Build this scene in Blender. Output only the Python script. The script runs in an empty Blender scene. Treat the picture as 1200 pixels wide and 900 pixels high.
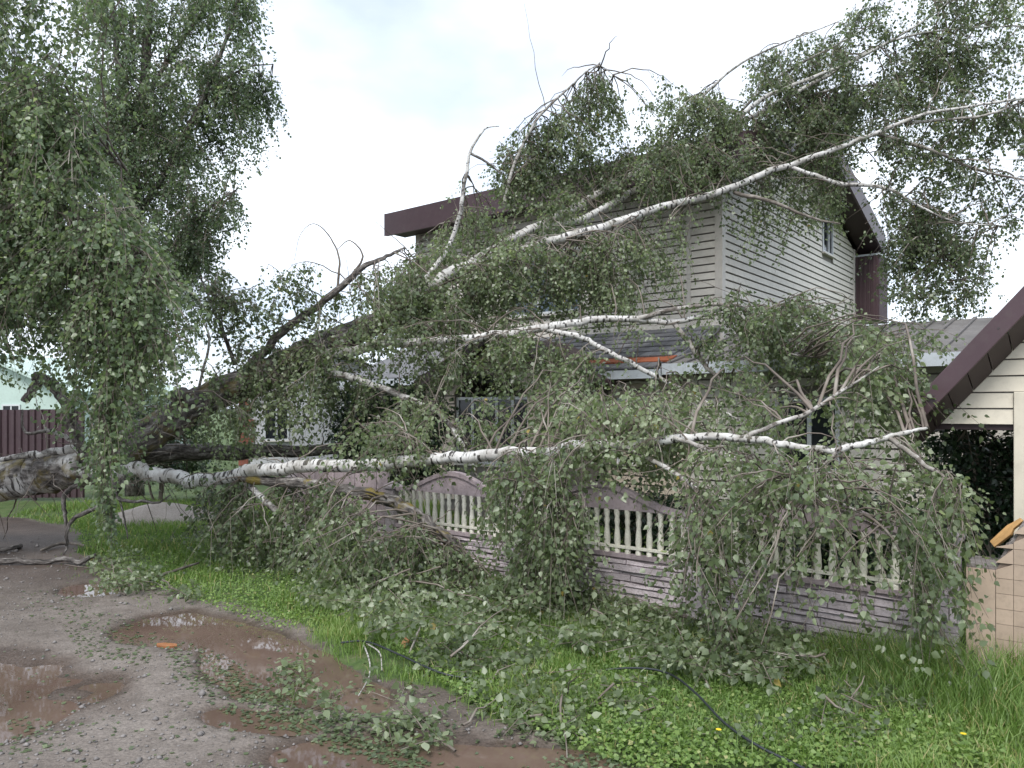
import bpy, math, random
import numpy as np
from mathutils import Vector, Matrix

random.seed(11)
RNG = np.random.default_rng(11)
scene = bpy.context.scene
COL = scene.collection

# ------------------------------------------------------------------ camera, sky, sun, exposure
EYE, FPX, CU, HV = 1.9, 900.0, 600.0, 480.0        # eye height, focal length and horizon in photo pixels (1200 x 900)
cam_data = bpy.data.cameras.new("camera")
cam = bpy.data.objects.new("camera", cam_data)
COL.objects.link(cam)
cam.location = (0, 0, EYE)
cam.rotation_euler = (math.radians(90), 0, 0)
cam_data.sensor_width = 36
cam_data.lens = FPX / 1200 * 36
cam_data.shift_y = (HV - 450) / 1200
cam_data.clip_end = 2000
scene.camera = cam

SUN_EL, SUN_AZ = math.radians(52), math.radians(200)   # high, behind the camera, behind cloud
world = bpy.data.worlds.new("World")
scene.world = world
world.use_nodes = True
wn = world.node_tree
wn.nodes.clear()
w_out = wn.nodes.new("ShaderNodeOutputWorld")
w_bg = wn.nodes.new("ShaderNodeBackground")
w_bg.inputs["Strength"].default_value = 0.12
w_sky = wn.nodes.new("ShaderNodeTexSky")
w_sky.sky_type = 'NISHITA'
w_sky.sun_disc = False
w_sky.sun_elevation = SUN_EL
w_sky.sun_rotation = SUN_AZ
w_tc = wn.nodes.new("ShaderNodeTexCoord")
w_map = wn.nodes.new("ShaderNodeMapping")
w_map.inputs["Scale"].default_value = (1.6, 1.6, 3.4)
w_map.inputs["Location"].default_value = (0.35, 0.1, 0.0)
w_noise = wn.nodes.new("ShaderNodeTexNoise")
w_noise.inputs["Scale"].default_value = 1.7
w_noise.inputs["Detail"].default_value = 6
w_noise.inputs["Roughness"].default_value = 0.52
w_ramp = wn.nodes.new("ShaderNodeValToRGB")
w_ramp.color_ramp.elements[0].position = 0.30
w_ramp.color_ramp.elements[0].color = (0.62, 0.62, 0.62, 1)
w_ramp.color_ramp.elements[1].position = 0.52
w_ramp.color_ramp.elements[1].color = (1, 1, 1, 1)
w_noise2 = wn.nodes.new("ShaderNodeTexNoise")
w_noise2.inputs["Scale"].default_value = 1.9
w_noise2.inputs["Detail"].default_value = 3
w_cl = wn.nodes.new("ShaderNodeValToRGB")
w_cl.color_ramp.elements[0].position = 0.36
w_cl.color_ramp.elements[0].color = (3.9, 4.3, 5.0, 1)
w_cl.color_ramp.elements[1].position = 0.62
w_cl.color_ramp.elements[1].color = (5.9, 6.4, 7.1, 1)
w_mix = wn.nodes.new("ShaderNodeMixRGB")
wl = wn.links.new
wl(w_tc.outputs["Generated"], w_map.inputs["Vector"])
wl(w_map.outputs[0], w_noise.inputs["Vector"])
wl(w_map.outputs[0], w_noise2.inputs["Vector"])
wl(w_noise.outputs[0], w_ramp.inputs[0])
wl(w_noise2.outputs[0], w_cl.inputs[0])
wl(w_ramp.outputs[0], w_mix.inputs[0])
wl(w_sky.outputs[0], w_mix.inputs[1])
wl(w_cl.outputs[0], w_mix.inputs[2])
wl(w_mix.outputs[0], w_bg.inputs["Color"])
wl(w_bg.outputs[0], w_out.inputs["Surface"])

sun_data = bpy.data.lights.new("sun", 'SUN')
sun_data.energy = 1.5
sun_data.angle = math.radians(22)
sun_data.color = (1.0, 0.97, 0.93)
sun = bpy.data.objects.new("sun", sun_data)
COL.objects.link(sun)
sdir = Vector((math.sin(SUN_AZ) * math.cos(SUN_EL), math.cos(SUN_AZ) * math.cos(SUN_EL), math.sin(SUN_EL)))
sun.rotation_euler = sdir.to_track_quat('Z', 'Y').to_euler()
sun.location = (0, 0, 30)

scene.view_settings.view_transform = 'Standard'
scene.view_settings.look = 'None'
scene.view_settings.exposure = 1.1
scene.view_settings.gamma = 1
scene.render.engine = 'CYCLES'
scene.cycles.max_bounces = 6
scene.cycles.diffuse_bounces = 3
scene.cycles.glossy_bounces = 3
scene.cycles.transmission_bounces = 4
scene.cycles.transparent_max_bounces = 4

# ------------------------------------------------------------------ coordinates
def px(u, v, Y):
    """a point seen at photo pixel (u, v) at depth Y"""
    return np.array([(u - CU) / FPX * Y, Y, EYE - (v - HV) / FPX * Y])
def gp(u, v, z=0.0):
    """the ground point seen at photo pixel (u, v)"""
    Y = (EYE - z) * FPX / (v - HV)
    return np.array([(u - CU) / FPX * Y, Y, z])
def project(p):
    p = np.asarray(p)
    return CU + FPX * p[..., 0] / p[..., 1], HV + FPX * (EYE - p[..., 2]) / p[..., 1]

ROT = math.atan2(-0.621, 0.784)                     # the street side of fence and house
EX = np.array([0.784, -0.621, 0.0]); EY = np.array([0.621, 0.784, 0.0])
FENCE0 = np.array([3.015, 5.9, 0.0])
HOUSE0 = np.array([3.81, 14.0, 0.0])
def floc(x, y, z=0.0):
    return FENCE0 + EX * x + EY * y + np.array([0, 0, z])

# ------------------------------------------------------------------ materials
def new_mat(name):
    m = bpy.data.materials.new(name)
    m.use_nodes = True
    nt = m.node_tree
    b = nt.nodes["Principled BSDF"]
    return m, nt, b
def N(nt, t, **kw):
    n = nt.nodes.new(t)
    for k, v in kw.items():
        if k in n.inputs.keys() if hasattr(n.inputs, 'keys') else False:
            n.inputs[k].default_value = v
        else:
            setattr(n, k, v)
    return n
def ramp(nt, src, stops):
    r = nt.nodes.new("ShaderNodeValToRGB")
    els = r.color_ramp.elements
    while len(els) < len(stops):
        els.new(0.5)
    for e, (p, c) in zip(els, stops):
        e.position = p
        e.color = c if len(c) == 4 else (*c, 1)
    nt.links.new(src, r.inputs[0])
    return r.outputs[0]
def mixc(nt, fac, a, b, mode='MIX'):
    m = nt.nodes.new("ShaderNodeMixRGB")
    m.blend_type = mode
    for s, x in zip(m.inputs, (fac, a, b)):
        if hasattr(x, 'links') or isinstance(x, bpy.types.NodeSocket):
            nt.links.new(x, s)
        else:
            s.default_value = x if not isinstance(x, tuple) else ((*x, 1) if len(x) == 3 else x)
    return m.outputs[0]
def noise(nt, scale, detail=4, rough=0.55, vec=None, stretch=None):
    n = nt.nodes.new("ShaderNodeTexNoise")
    n.inputs["Scale"].default_value = scale
    n.inputs["Detail"].default_value = detail
    n.inputs["Roughness"].default_value = rough
    if vec is None:
        tc = nt.nodes.new("ShaderNodeTexCoord")
        vec = tc.outputs["Object"]
    if stretch:
        mp = nt.nodes.new("ShaderNodeMapping")
        mp.inputs["Scale"].default_value = stretch
        nt.links.new(vec, mp.inputs["Vector"])
        vec = mp.outputs[0]
    nt.links.new(vec, n.inputs["Vector"])
    return n.outputs[0]
def bump(nt, b, src, strength=0.3, dist=0.02):
    n = nt.nodes.new("ShaderNodeBump")
    n.inputs["Strength"].default_value = strength
    n.inputs["Distance"].default_value = dist
    nt.links.new(src, n.inputs["Height"])
    nt.links.new(n.outputs[0], b.inputs["Normal"])
def attr(nt, name):
    a = nt.nodes.new("ShaderNodeAttribute")
    a.attribute_name = name
    return a
def objrand(nt):
    return nt.nodes.new("ShaderNodeObjectInfo").outputs["Random"]

def weathered(name, col, rough=0.6, var=0.25, scale=3.0, dirt=(0.1, 0.085, 0.07), dirt_amt=0.35, bumpy=0.1, rand=0.12, metallic=0.0, stretch=None):
    m, nt, b = new_mat(name)
    n1 = noise(nt, scale, 6, 0.6, stretch=stretch)
    n2 = noise(nt, scale * 9, 5, 0.65)
    dark = tuple(c * (1 - var) for c in col)
    lite = tuple(min(1, c * (1 + var * 0.5)) for c in col)
    c = ramp(nt, n1, [(0.3, dark), (0.7, lite)])
    mask = ramp(nt, n2, [(0.48, (0, 0, 0)), (0.78, (dirt_amt,) * 3)])
    c = mixc(nt, mask, c, dirt)
    orr = objrand(nt)
    rr = ramp(nt, orr, [(0.0, (1 - rand,) * 3), (1.0, (1.0,) * 3)])
    c = mixc(nt, 1.0, c, rr, 'MULTIPLY')
    nt.links.new(c, b.inputs["Base Color"])
    b.inputs["Roughness"].default_value = rough
    b.inputs["Metallic"].default_value = metallic
    if bumpy:
        bump(nt, b, n2, bumpy, 0.02)
    return m

M = {}
M['siding'] = weathered('beige_siding', (0.63, 0.59, 0.53), 0.5, 0.10, 0.8, dirt_amt=0.22, bumpy=0.04, rand=0.1)
M['siding_back'] = weathered('siding_backing', (0.20, 0.18, 0.16), 0.7, 0.2, 2, bumpy=0)
M['porch_siding'] = weathered('tan_siding', (0.56, 0.48, 0.39), 0.55, 0.12, 0.9, dirt_amt=0.25, bumpy=0.04)
M['cream_siding'] = weathered('cream_siding', (0.70, 0.64, 0.52), 0.5, 0.07, 1.1, dirt_amt=0.2, bumpy=0.04, rand=0.06)
M['trim'] = weathered('pale_trim', (0.62, 0.58, 0.53), 0.45, 0.08, 1.4, dirt_amt=0.2, bumpy=0.03)
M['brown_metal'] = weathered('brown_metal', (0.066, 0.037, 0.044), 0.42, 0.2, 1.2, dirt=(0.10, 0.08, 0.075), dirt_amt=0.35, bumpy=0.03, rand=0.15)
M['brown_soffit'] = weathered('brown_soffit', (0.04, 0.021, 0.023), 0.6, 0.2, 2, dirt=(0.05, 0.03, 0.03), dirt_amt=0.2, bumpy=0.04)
M['slate'] = weathered('grey_shingle', (0.21, 0.21, 0.225), 0.75, 0.3, 4, dirt_amt=0.4, bumpy=0.3, rand=0.45)
M['slate_orange'] = weathered('orange_shingle', (0.42, 0.12, 0.05), 0.7, 0.2, 4, dirt_amt=0.35, bumpy=0.3, rand=0.3)
M['pale_fascia'] = weathered('pale_blue_fascia', (0.55, 0.59, 0.63), 0.4, 0.12, 1.5, dirt_amt=0.3, bumpy=0.03)
M['frame_white'] = weathered('window_white', (0.58, 0.60, 0.62), 0.35, 0.06, 2, dirt_amt=0.2, bumpy=0)
M['mauve'] = weathered('mauve_concrete', (0.44, 0.36, 0.38), 0.8, 0.28, 3.5, dirt=(0.13, 0.11, 0.10), dirt_amt=0.55, bumpy=0.35, rand=0.22)
M['mauve_grey'] = weathered('grey_lilac_stone', (0.56, 0.49, 0.515), 0.85, 0.3, 4.5, dirt=(0.12, 0.11, 0.10), dirt_amt=0.6, bumpy=0.5, rand=0.3)
M['joint'] = weathered('dark_joint', (0.24, 0.20, 0.21), 0.9, 0.3, 6, bumpy=0.3)
M['cream'] = weathered('cream_baluster', (0.80, 0.77, 0.67), 0.6, 0.15, 5, dirt=(0.2, 0.19, 0.14), dirt_amt=0.5, bumpy=0.12, rand=0.18)
M['tile'] = weathered('buff_tile', (0.50, 0.385, 0.30), 0.42, 0.12, 3, dirt=(0.25, 0.2, 0.16), dirt_amt=0.4, bumpy=0.06, rand=0.16)
M['grout'] = weathered('grout', (0.20, 0.155, 0.125), 0.9, 0.2, 8, bumpy=0.2)
M['cement'] = weathered('rough_cement', (0.27, 0.245, 0.235), 0.9, 0.35, 7, dirt_amt=0.7, bumpy=0.8)
M['orange_wood'] = weathered('orange_board', (0.50, 0.29, 0.11), 0.7, 0.3, 5, dirt=(0.3, 0.15, 0.05), dirt_amt=0.4, bumpy=0.1, stretch=(1, 8, 8))
M['cable'] = weathered('black_cable', (0.02, 0.025, 0.03), 0.4, 0.2, 5, bumpy=0)
M['mint'] = weathered('mint_wall', (0.50, 0.62, 0.57), 0.6, 0.1, 1, dirt_amt=0.2, bumpy=0.05)
M['white_wall'] = weathered('white_brick_wall', (0.60, 0.60, 0.62), 0.75, 0.15, 1, dirt_amt=0.35, bumpy=0.1)
M['red_brick'] = weathered('red_brick', (0.33, 0.11, 0.075), 0.85, 0.25, 5, dirt_amt=0.4, bumpy=0.2, rand=0.3)
M['grey_roof'] = weathered('grey_roof', (0.17, 0.16, 0.155), 0.85, 0.35, 2, dirt_amt=0.6, bumpy=0.2)
M['straw'] = weathered('straw', (0.40, 0.29, 0.16), 0.8, 0.3, 5, bumpy=0)
M['orange_leaf'] = weathered('orange_chip', (0.36, 0.15, 0.06), 0.6, 0.3, 9, bumpy=0.1)
M['yellow'] = weathered('yellow_petal', (0.80, 0.60, 0.02), 0.6, 0.1, 9, bumpy=0)
M['stem_green'] = weathered('stem_green', (0.10, 0.16, 0.05), 0.6, 0.1, 9, bumpy=0)
M['steel'] = weathered('bolt_steel', (0.06, 0.05, 0.05), 0.4, 0.1, 9, bumpy=0)

def glass_mat(name, tint, rough=0.04):
    m, nt, b = new_mat(name)
    n = noise(nt, 1.2, 3)
    c = ramp(nt, n, [(0.35, tuple(t * 0.6 for t in tint)), (0.7, tint)])
    nt.links.new(c, b.inputs["Base Color"])
    b.inputs["Roughness"].default_value = rough
    b.inputs["IOR"].default_value = 1.4
    return m
M['glass'] = glass_mat('window_glass', (0.02, 0.024, 0.03))
M['glass_blue'] = glass_mat('blue_window_glass', (0.10, 0.14, 0.19))

def bark_mat():
    m, nt, b = new_mat('birch_bark')
    uv = nt.nodes.new("ShaderNodeUVMap"); uv.uv_map = "bark"
    dark = attr(nt, "dark").outputs["Fac"]
    moss = attr(nt, "moss").outputs["Fac"]
    tc = nt.nodes.new("ShaderNodeTexCoord").outputs["Object"]
    # pale papery bark
    nb = noise(nt, 6, 5, 0.6, vec=tc)
    white = ramp(nt, nb, [(0.3, (0.36, 0.335, 0.31)), (0.6, (0.62, 0.61, 0.59))])
    # bands and lenticels across the stem (uv: x round the stem in metres, y along it)
    l1 = noise(nt, 1.0, 3, 0.55, vec=uv.outputs[0], stretch=(4.5, 22, 1))
    l2 = noise(nt, 1.0, 4, 0.6, vec=uv.outputs[0], stretch=(9, 60, 1))
    band = ramp(nt, l1, [(0.545, (0, 0, 0)), (0.60, (1, 1, 1))])
    lent = ramp(nt, l2, [(0.60, (0, 0, 0)), (0.70, (0.7, 0.7, 0.7))])
    mk = mixc(nt, 1.0, band, lent, 'LIGHTEN')
    pale = mixc(nt, mk, white, (0.045, 0.04, 0.038))
    dn = noise(nt, 3.3, 6, 0.68, vec=tc)
    pale = mixc(nt, ramp(nt, dn, [(0.48, (0, 0, 0)), (0.68, (0.8, 0.8, 0.8))]), pale, (0.15, 0.14, 0.10))
    # old fissured bark
    f1 = noise(nt, 1.0, 6, 0.7, vec=uv.outputs[0], stretch=(16, 5, 1))
    rough_c = ramp(nt, f1, [(0.38, (0.03, 0.026, 0.024)), (0.52, (0.13, 0.115, 0.105)), (0.66, (0.36, 0.34, 0.32))])
    pn = noise(nt, 2.2, 5, 0.62, vec=tc)
    # blend pale to old by attribute, broken up by noise
    mth = nt.nodes.new("ShaderNodeMath"); mth.operation = 'ADD'
    nt.links.new(dark, mth.inputs[0])
    sub = nt.nodes.new("ShaderNodeMath"); sub.operation = 'SUBTRACT'; sub.inputs[1].default_value = 0.5
    nt.links.new(pn, sub.inputs[0])
    mu = nt.nodes.new("ShaderNodeMath"); mu.operation = 'MULTIPLY'; mu.inputs[1].default_value = 2.0
    nt.links.new(sub.outputs[0], mu.inputs[0])
    nt.links.new(mu.outputs[0], mth.inputs[1])
    msk = ramp(nt, mth.outputs[0], [(0.38, (0, 0, 0)), (0.58, (1, 1, 1))])
    c = mixc(nt, msk, pale, rough_c)
    # thin twigs brown
    tw = attr(nt, "twig").outputs["Fac"]
    twc = ramp(nt, nb, [(0.3, (0.10, 0.08, 0.065)), (0.7, (0.24, 0.205, 0.17))])
    c = mixc(nt, tw, c, twc)
    mn = noise(nt, 4.5, 5, 0.6, vec=tc)
    mm = nt.nodes.new("ShaderNodeMath"); mm.operation = 'MULTIPLY'
    nt.links.new(ramp(nt, mn, [(0.52, (0, 0, 0)), (0.62, (1, 1, 1))]), mm.inputs[0])
    nt.links.new(moss, mm.inputs[1])
    c = mixc(nt, mm.outputs[0], c, (0.20, 0.155, 0.035))
    nt.links.new(c, b.inputs["Base Color"])
    b.inputs["Roughness"].default_value = 0.75
    b.inputs["Specular IOR Level"].default_value = 0.3
    hm = mixc(nt, msk, (0.5, 0.5, 0.5), f1)
    bump(nt, b, hm, 0.8, 0.05)
    return m
M['bark'] = bark_mat()

def twig_mat():
    m, nt, b = new_mat('twig_bark')
    n = noise(nt, 2.0, 3)
    c = ramp(nt, n, [(0.3, (0.07, 0.055, 0.045)), (0.55, (0.17, 0.14, 0.115)), (0.72, (0.36, 0.33, 0.29))])
    nt.links.new(c, b.inputs["Base Color"])
    b.inputs["Roughness"].default_value = 0.8
    return m
M['twig'] = twig_mat()

def leaf_mat(name, stops, trans=0.42, rough=0.36, tmul=1.6, spec=0.6):
    m, nt, b = new_mat(name)
    t = attr(nt, "tint").outputs["Fac"]
    c = ramp(nt, t, stops)
    nt.links.new(c, b.inputs["Base Color"])
    b.inputs["Roughness"].default_value = rough
    b.inputs["Specular IOR Level"].default_value = spec
    tr = nt.nodes.new("ShaderNodeBsdfTranslucent")
    tcol = mixc(nt, 1.0, c, (tmul, tmul * 1.06, tmul * 0.65), 'MULTIPLY')
    nt.links.new(tcol, tr.inputs["Color"])
    mx = nt.nodes.new("ShaderNodeMixShader")
    mx.inputs[0].default_value = trans
    nt.links.new(b.outputs[0], mx.inputs[1])
    nt.links.new(tr.outputs[0], mx.inputs[2])
    nt.links.new(mx.outputs[0], nt.nodes["Material Output"].inputs["Surface"])
    return m
M['leaf'] = leaf_mat('birch_leaf', [(0.0, (0.06, 0.08, 0.046)), (0.4, (0.122, 0.158, 0.085)), (0.75, (0.19, 0.235, 0.13)), (0.97, (0.33, 0.37, 0.25)), (1.0, (0.35, 0.27, 0.08))])
M['leaf_stand'] = leaf_mat('standing_birch_leaf', [(0.0, (0.055, 0.08, 0.046)), (0.5, (0.11, 0.157, 0.085)), (0.85, (0.175, 0.23, 0.125)), (1.0, (0.31, 0.36, 0.24))])
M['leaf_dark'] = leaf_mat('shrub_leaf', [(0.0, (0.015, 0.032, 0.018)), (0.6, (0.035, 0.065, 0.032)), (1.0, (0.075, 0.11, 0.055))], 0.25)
M['grass'] = leaf_mat('grass_blade', [(0.0, (0.07, 0.12, 0.028)), (0.45, (0.145, 0.235, 0.055)), (0.8, (0.23, 0.32, 0.09)), (1.0, (0.38, 0.34, 0.16))], 0.35, 0.55)

def ground_mat():
    m, nt, b = new_mat('wet_dirt_and_turf')
    g = attr(nt, "turf").outputs["Fac"]
    tc = nt.nodes.new("ShaderNodeTexCoord").outputs["Object"]
    n1 = noise(nt, 0.55, 6, 0.6, vec=tc)
    n2 = noise(nt, 7, 6, 0.65, vec=tc)
    n3 = noise(nt, 55, 4, 0.7, vec=tc)
    dirt = ramp(nt, n1, [(0.30, (0.085, 0.068, 0.057)), (0.5, (0.17, 0.146, 0.128)), (0.70, (0.232, 0.206, 0.186))])
    d2 = ramp(nt, n2, [(0.3, (0.62, 0.6, 0.58)), (0.65, (1.06, 1.05, 1.05))])
    dirt = mixc(nt, 0.85, dirt, d2, 'MULTIPLY')
    d3 = ramp(nt, n3, [(0.28, (0.5, 0.48, 0.46)), (0.5, (1, 1, 1)), (0.74, (1.35, 1.33, 1.3))])
    dirt = mixc(nt, 0.8, dirt, d3, 'MULTIPLY')
    wet = attr(nt, "wet").outputs["Fac"]
    dirt = mixc(nt, wet, dirt, mixc(nt, 1.0, dirt, (0.42, 0.34, 0.29), 'MULTIPLY'))
    vor = nt.nodes.new("ShaderNodeTexVoronoi"); vor.inputs["Scale"].default_value = 38
    nt.links.new(tc, vor.inputs["Vector"])
    turf = ramp(nt, n2, [(0.3, (0.03, 0.05, 0.014)), (0.5, (0.06, 0.10, 0.025)), (0.72, (0.12, 0.12, 0.06))])
    nt_g = nt.nodes.new("ShaderNodeMath"); nt_g.operation = 'ADD'
    sub = nt.nodes.new("ShaderNodeMath"); sub.operation = 'MULTIPLY_ADD'; sub.inputs[1].default_value = 1.3; sub.inputs[2].default_value = -0.65
    nt.links.new(n2, sub.inputs[0])
    nt.links.new(g, nt_g.inputs[0]); nt.links.new(sub.outputs[0], nt_g.inputs[1])
    gm = ramp(nt, nt_g.outputs[0], [(0.4, (0, 0, 0)), (0.62, (1, 1, 1))])
    c = mixc(nt, gm, dirt, turf)
    nt.links.new(c, b.inputs["Base Color"])
    rr = nt.nodes.new("ShaderNodeMath"); rr.operation = 'MULTIPLY_ADD'; rr.inputs[1].default_value = -0.42; rr.inputs[2].default_value = 0.86
    nt.links.new(wet, rr.inputs[0]); nt.links.new(rr.outputs[0], b.inputs["Roughness"])
    b.inputs["Specular IOR Level"].default_value = 0.35
    hh = mixc(nt, 0.4, n3, vor.outputs["Distance"])
    bump(nt, b, hh, 0.55, 0.03)
    return m
M['ground'] = ground_mat()

def water_mat():
    m, nt, b = new_mat('muddy_water')
    n = noise(nt, 1.1, 4)
    c = ramp(nt, n, [(0.3, (0.088, 0.058, 0.045)), (0.7, (0.15, 0.105, 0.083))])
    nt.links.new(c, b.inputs["Base Color"])
    b.inputs["Roughness"].default_value = 0.03
    b.inputs["IOR"].default_value = 1.4
    n2 = noise(nt, 9, 2)
    bump(nt, b, n2, 0.02, 0.01)
    return m
M['water'] = water_mat()

def sand_mat():
    m, nt, b = new_mat('sand_heap')
    n = noise(nt, 3, 6, 0.65)
    n3 = noise(nt, 60, 4, 0.7)
    c = ramp(nt, n, [(0.3, (0.27, 0.235, 0.205)), (0.7, (0.40, 0.36, 0.33))])
    c = mixc(nt, 0.6, c, ramp(nt, n3, [(0.3, (0.55, 0.55, 0.55)), (0.6, (1.1, 1.1, 1.1))]), 'MULTIPLY')
    nt.links.new(c, b.inputs["Base Color"])
    b.inputs["Roughness"].default_value = 0.95
    bump(nt, b, n3, 0.6, 0.03)
    return m
M['sand'] = sand_mat()

# ------------------------------------------------------------------ mesh helpers
class MB:
    def __init__(self):
        self.v, self.f = [], []
    def add(self, verts, faces):
        o = len(self.v)
        self.v += [tuple(map(float, p)) for p in verts]
        self.f += [tuple(i + o for i in fc) for fc in faces]
        return self
    def box(self, x0, x1, y0, y1, z0, z1):
        return self.add([(x0, y0, z0), (x1, y0, z0), (x1, y1, z0), (x0, y1, z0), (x0, y0, z1), (x1, y0, z1), (x1, y1, z1), (x0, y1, z1)],
                        [(0, 3, 2, 1), (4, 5, 6, 7), (0, 1, 5, 4), (1, 2, 6, 5), (2, 3, 7, 6), (3, 0, 4, 7)])
    def prism(self, poly, a, b, axis='y'):
        """extrude a 2-D polygon: axis y -> poly is (x, z); axis x -> poly is (y, z); axis z -> poly is (x, y)"""
        n = len(poly)
        def pt(p, w):
            return (p[0], w, p[1]) if axis == 'y' else ((w, p[0], p[1]) if axis == 'x' else (p[0], p[1], w))
        vs = [pt(p, a) for p in poly] + [pt(p, b) for p in poly]
        fs = [tuple(range(n)), tuple(range(2 * n - 1, n - 1, -1))] + [(i, i + n, (i + 1) % n + n, (i + 1) % n) for i in range(n)]
        return self.add(vs, fs)
    def build(self, name, mat, parent=None, bevel=0.0, smooth=False, kind=None):
        me = bpy.data.meshes.new(name)
        me.from_pydata(self.v, [], self.f)
        import bmesh
        bm = bmesh.new(); bm.from_mesh(me)
        bmesh.ops.recalc_face_normals(bm, faces=bm.faces)
        bm.to_mesh(me); bm.free()
        if smooth:
            me.polygons.foreach_set("use_smooth", [True] * len(me.polygons))
        o = bpy.data.objects.new(name, me)
        COL.objects.link(o)
        if mat:
            me.materials.append(M[mat])
        if parent:
            o.parent = parent
        if bevel:
            bv = o.modifiers.new("bevel", 'BEVEL'); bv.width = bevel; bv.segments = 2; bv.limit_method = 'ANGLE'
        if kind:
            o["kind"] = kind
        return o
def empty(name, loc=(0, 0, 0), rz=0.0, label=None, cat=None, group=None):
    o = bpy.data.objects.new(name, None)
    o.empty_display_size = 0.2
    COL.objects.link(o)
    o.location = tuple(float(c) for c in loc)
    o.rotation_euler = (0, 0, rz)
    tag(o, label, cat, group)
    return o
def tag(o, label=None, cat=None, group=None, kind=None):
    if label: o["label"] = label
    if cat: o["category"] = cat
    if group: o["group"] = group
    if kind: o["kind"] = kind
    return o
def inst(src, loc, parent, rot=(0, 0, 0), scale=(1, 1, 1)):
    o = src.copy()
    COL.objects.link(o)
    o.parent = parent
    o.location = loc; o.rotation_euler = rot; o.scale = scale
    return o
def fast_mesh(name, verts, faces_n, idx, mat, parent=None, face_tint=None, kind=None, smooth=False, verts_attr=None, uv=None):
    """verts (n,3), idx flat loop indices with faces_n corners per face"""
    me = bpy.data.meshes.new(name)
    nf = len(idx) // faces_n
    me.vertices.add(len(verts)); me.vertices.foreach_set("co", np.asarray(verts, np.float32).ravel())
    me.loops.add(len(idx)); me.loops.foreach_set("vertex_index", np.asarray(idx, np.int32).ravel())
    me.polygons.add(nf); me.polygons.foreach_set("loop_start", np.arange(0, nf * faces_n, faces_n, dtype=np.int32))
    if smooth:
        me.polygons.foreach_set("use_smooth", np.ones(nf, bool))
    if face_tint is not None:
        a = me.attributes.new("tint", 'FLOAT', 'FACE'); a.data.foreach_set("value", np.asarray(face_tint, np.float32))
    for k, val in (verts_attr or {}).items():
        a = me.attributes.new(k, 'FLOAT', 'POINT'); a.data.foreach_set("value", np.asarray(val, np.float32))
    if uv is not None:
        l = me.uv_layers.new(name="bark"); l.data.foreach_set("uv", np.asarray(uv, np.float32).ravel())
    me.update(calc_edges=True)
    me.materials.append(M[mat])
    o = bpy.data.objects.new(name, me)
    COL.objects.link(o)
    if parent: o.parent = parent
    if kind: o["kind"] = kind
    return o

def catmull(pts, per=6):
    P = np.asarray(pts, float)
    P = np.vstack([2 * P[0] - P[1], P, 2 * P[-1] - P[-2]])
    out = []
    for i in range(1, len(P) - 2):
        for t in np.linspace(0, 1, per, endpoint=False):
            a, b, c, d = P[i - 1:i + 3]
            out.append(0.5 * (2 * b + (c - a) * t + (2 * a - 5 * b + 4 * c - d) * t * t + (3 * b - a - 3 * c + d) * t ** 3))
    out.append(P[-2])
    return np.array(out)
def tube_arrays(path, rad, segs=10, rough=0.0, rng=RNG):
    path = np.asarray(path); n = len(path)
    tan = np.gradient(path, axis=0); tan /= np.linalg.norm(tan, axis=1)[:, None] + 1e-9
    up = np.array([0.0, 0, 1.0])
    if abs(tan[0] @ up) > 0.9: up = np.array([1.0, 0, 0])
    nrm = np.cross(tan[0], up); nrm /= np.linalg.norm(nrm)
    V = []; ang = np.linspace(0, 2 * np.pi, segs, endpoint=False)
    for i in range(n):
        nrm = nrm - tan[i] * (nrm @ tan[i]); nrm /= np.linalg.norm(nrm) + 1e-9
        bi = np.cross(tan[i], nrm)
        r = rad[i] * (1 + (rng.normal(0, rough, segs) if rough else 0))
        V.append(path[i] + (np.cos(ang) * r)[:, None] * nrm + (np.sin(ang) * r)[:, None] * bi)
    V = np.vstack(V)
    i0 = (np.arange(n - 1)[:, None] * segs + np.arange(segs)[None]).ravel()
    j = (np.arange(segs) + 1) % segs
    i1 = (np.arange(n - 1)[:, None] * segs + j[None]).ravel()
    Q = np.stack([i0, i1, i1 + segs, i0 + segs], 1)
    cum = np.concatenate([[0], np.cumsum(np.linalg.norm(np.diff(path, axis=0), axis=1))])
    k0 = np.tile(np.arange(segs), n - 1); ri = np.repeat(np.arange(n - 1), segs)
    R = float(np.mean(rad)) * 2 * np.pi / segs
    uv = np.stack([np.stack([k0 * R, cum[ri]], 1), np.stack([(k0 + 1) * R, cum[ri]], 1), np.stack([(k0 + 1) * R, cum[ri + 1]], 1), np.stack([k0 * R, cum[ri + 1]], 1)], 1)
    return V, Q, uv
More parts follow.
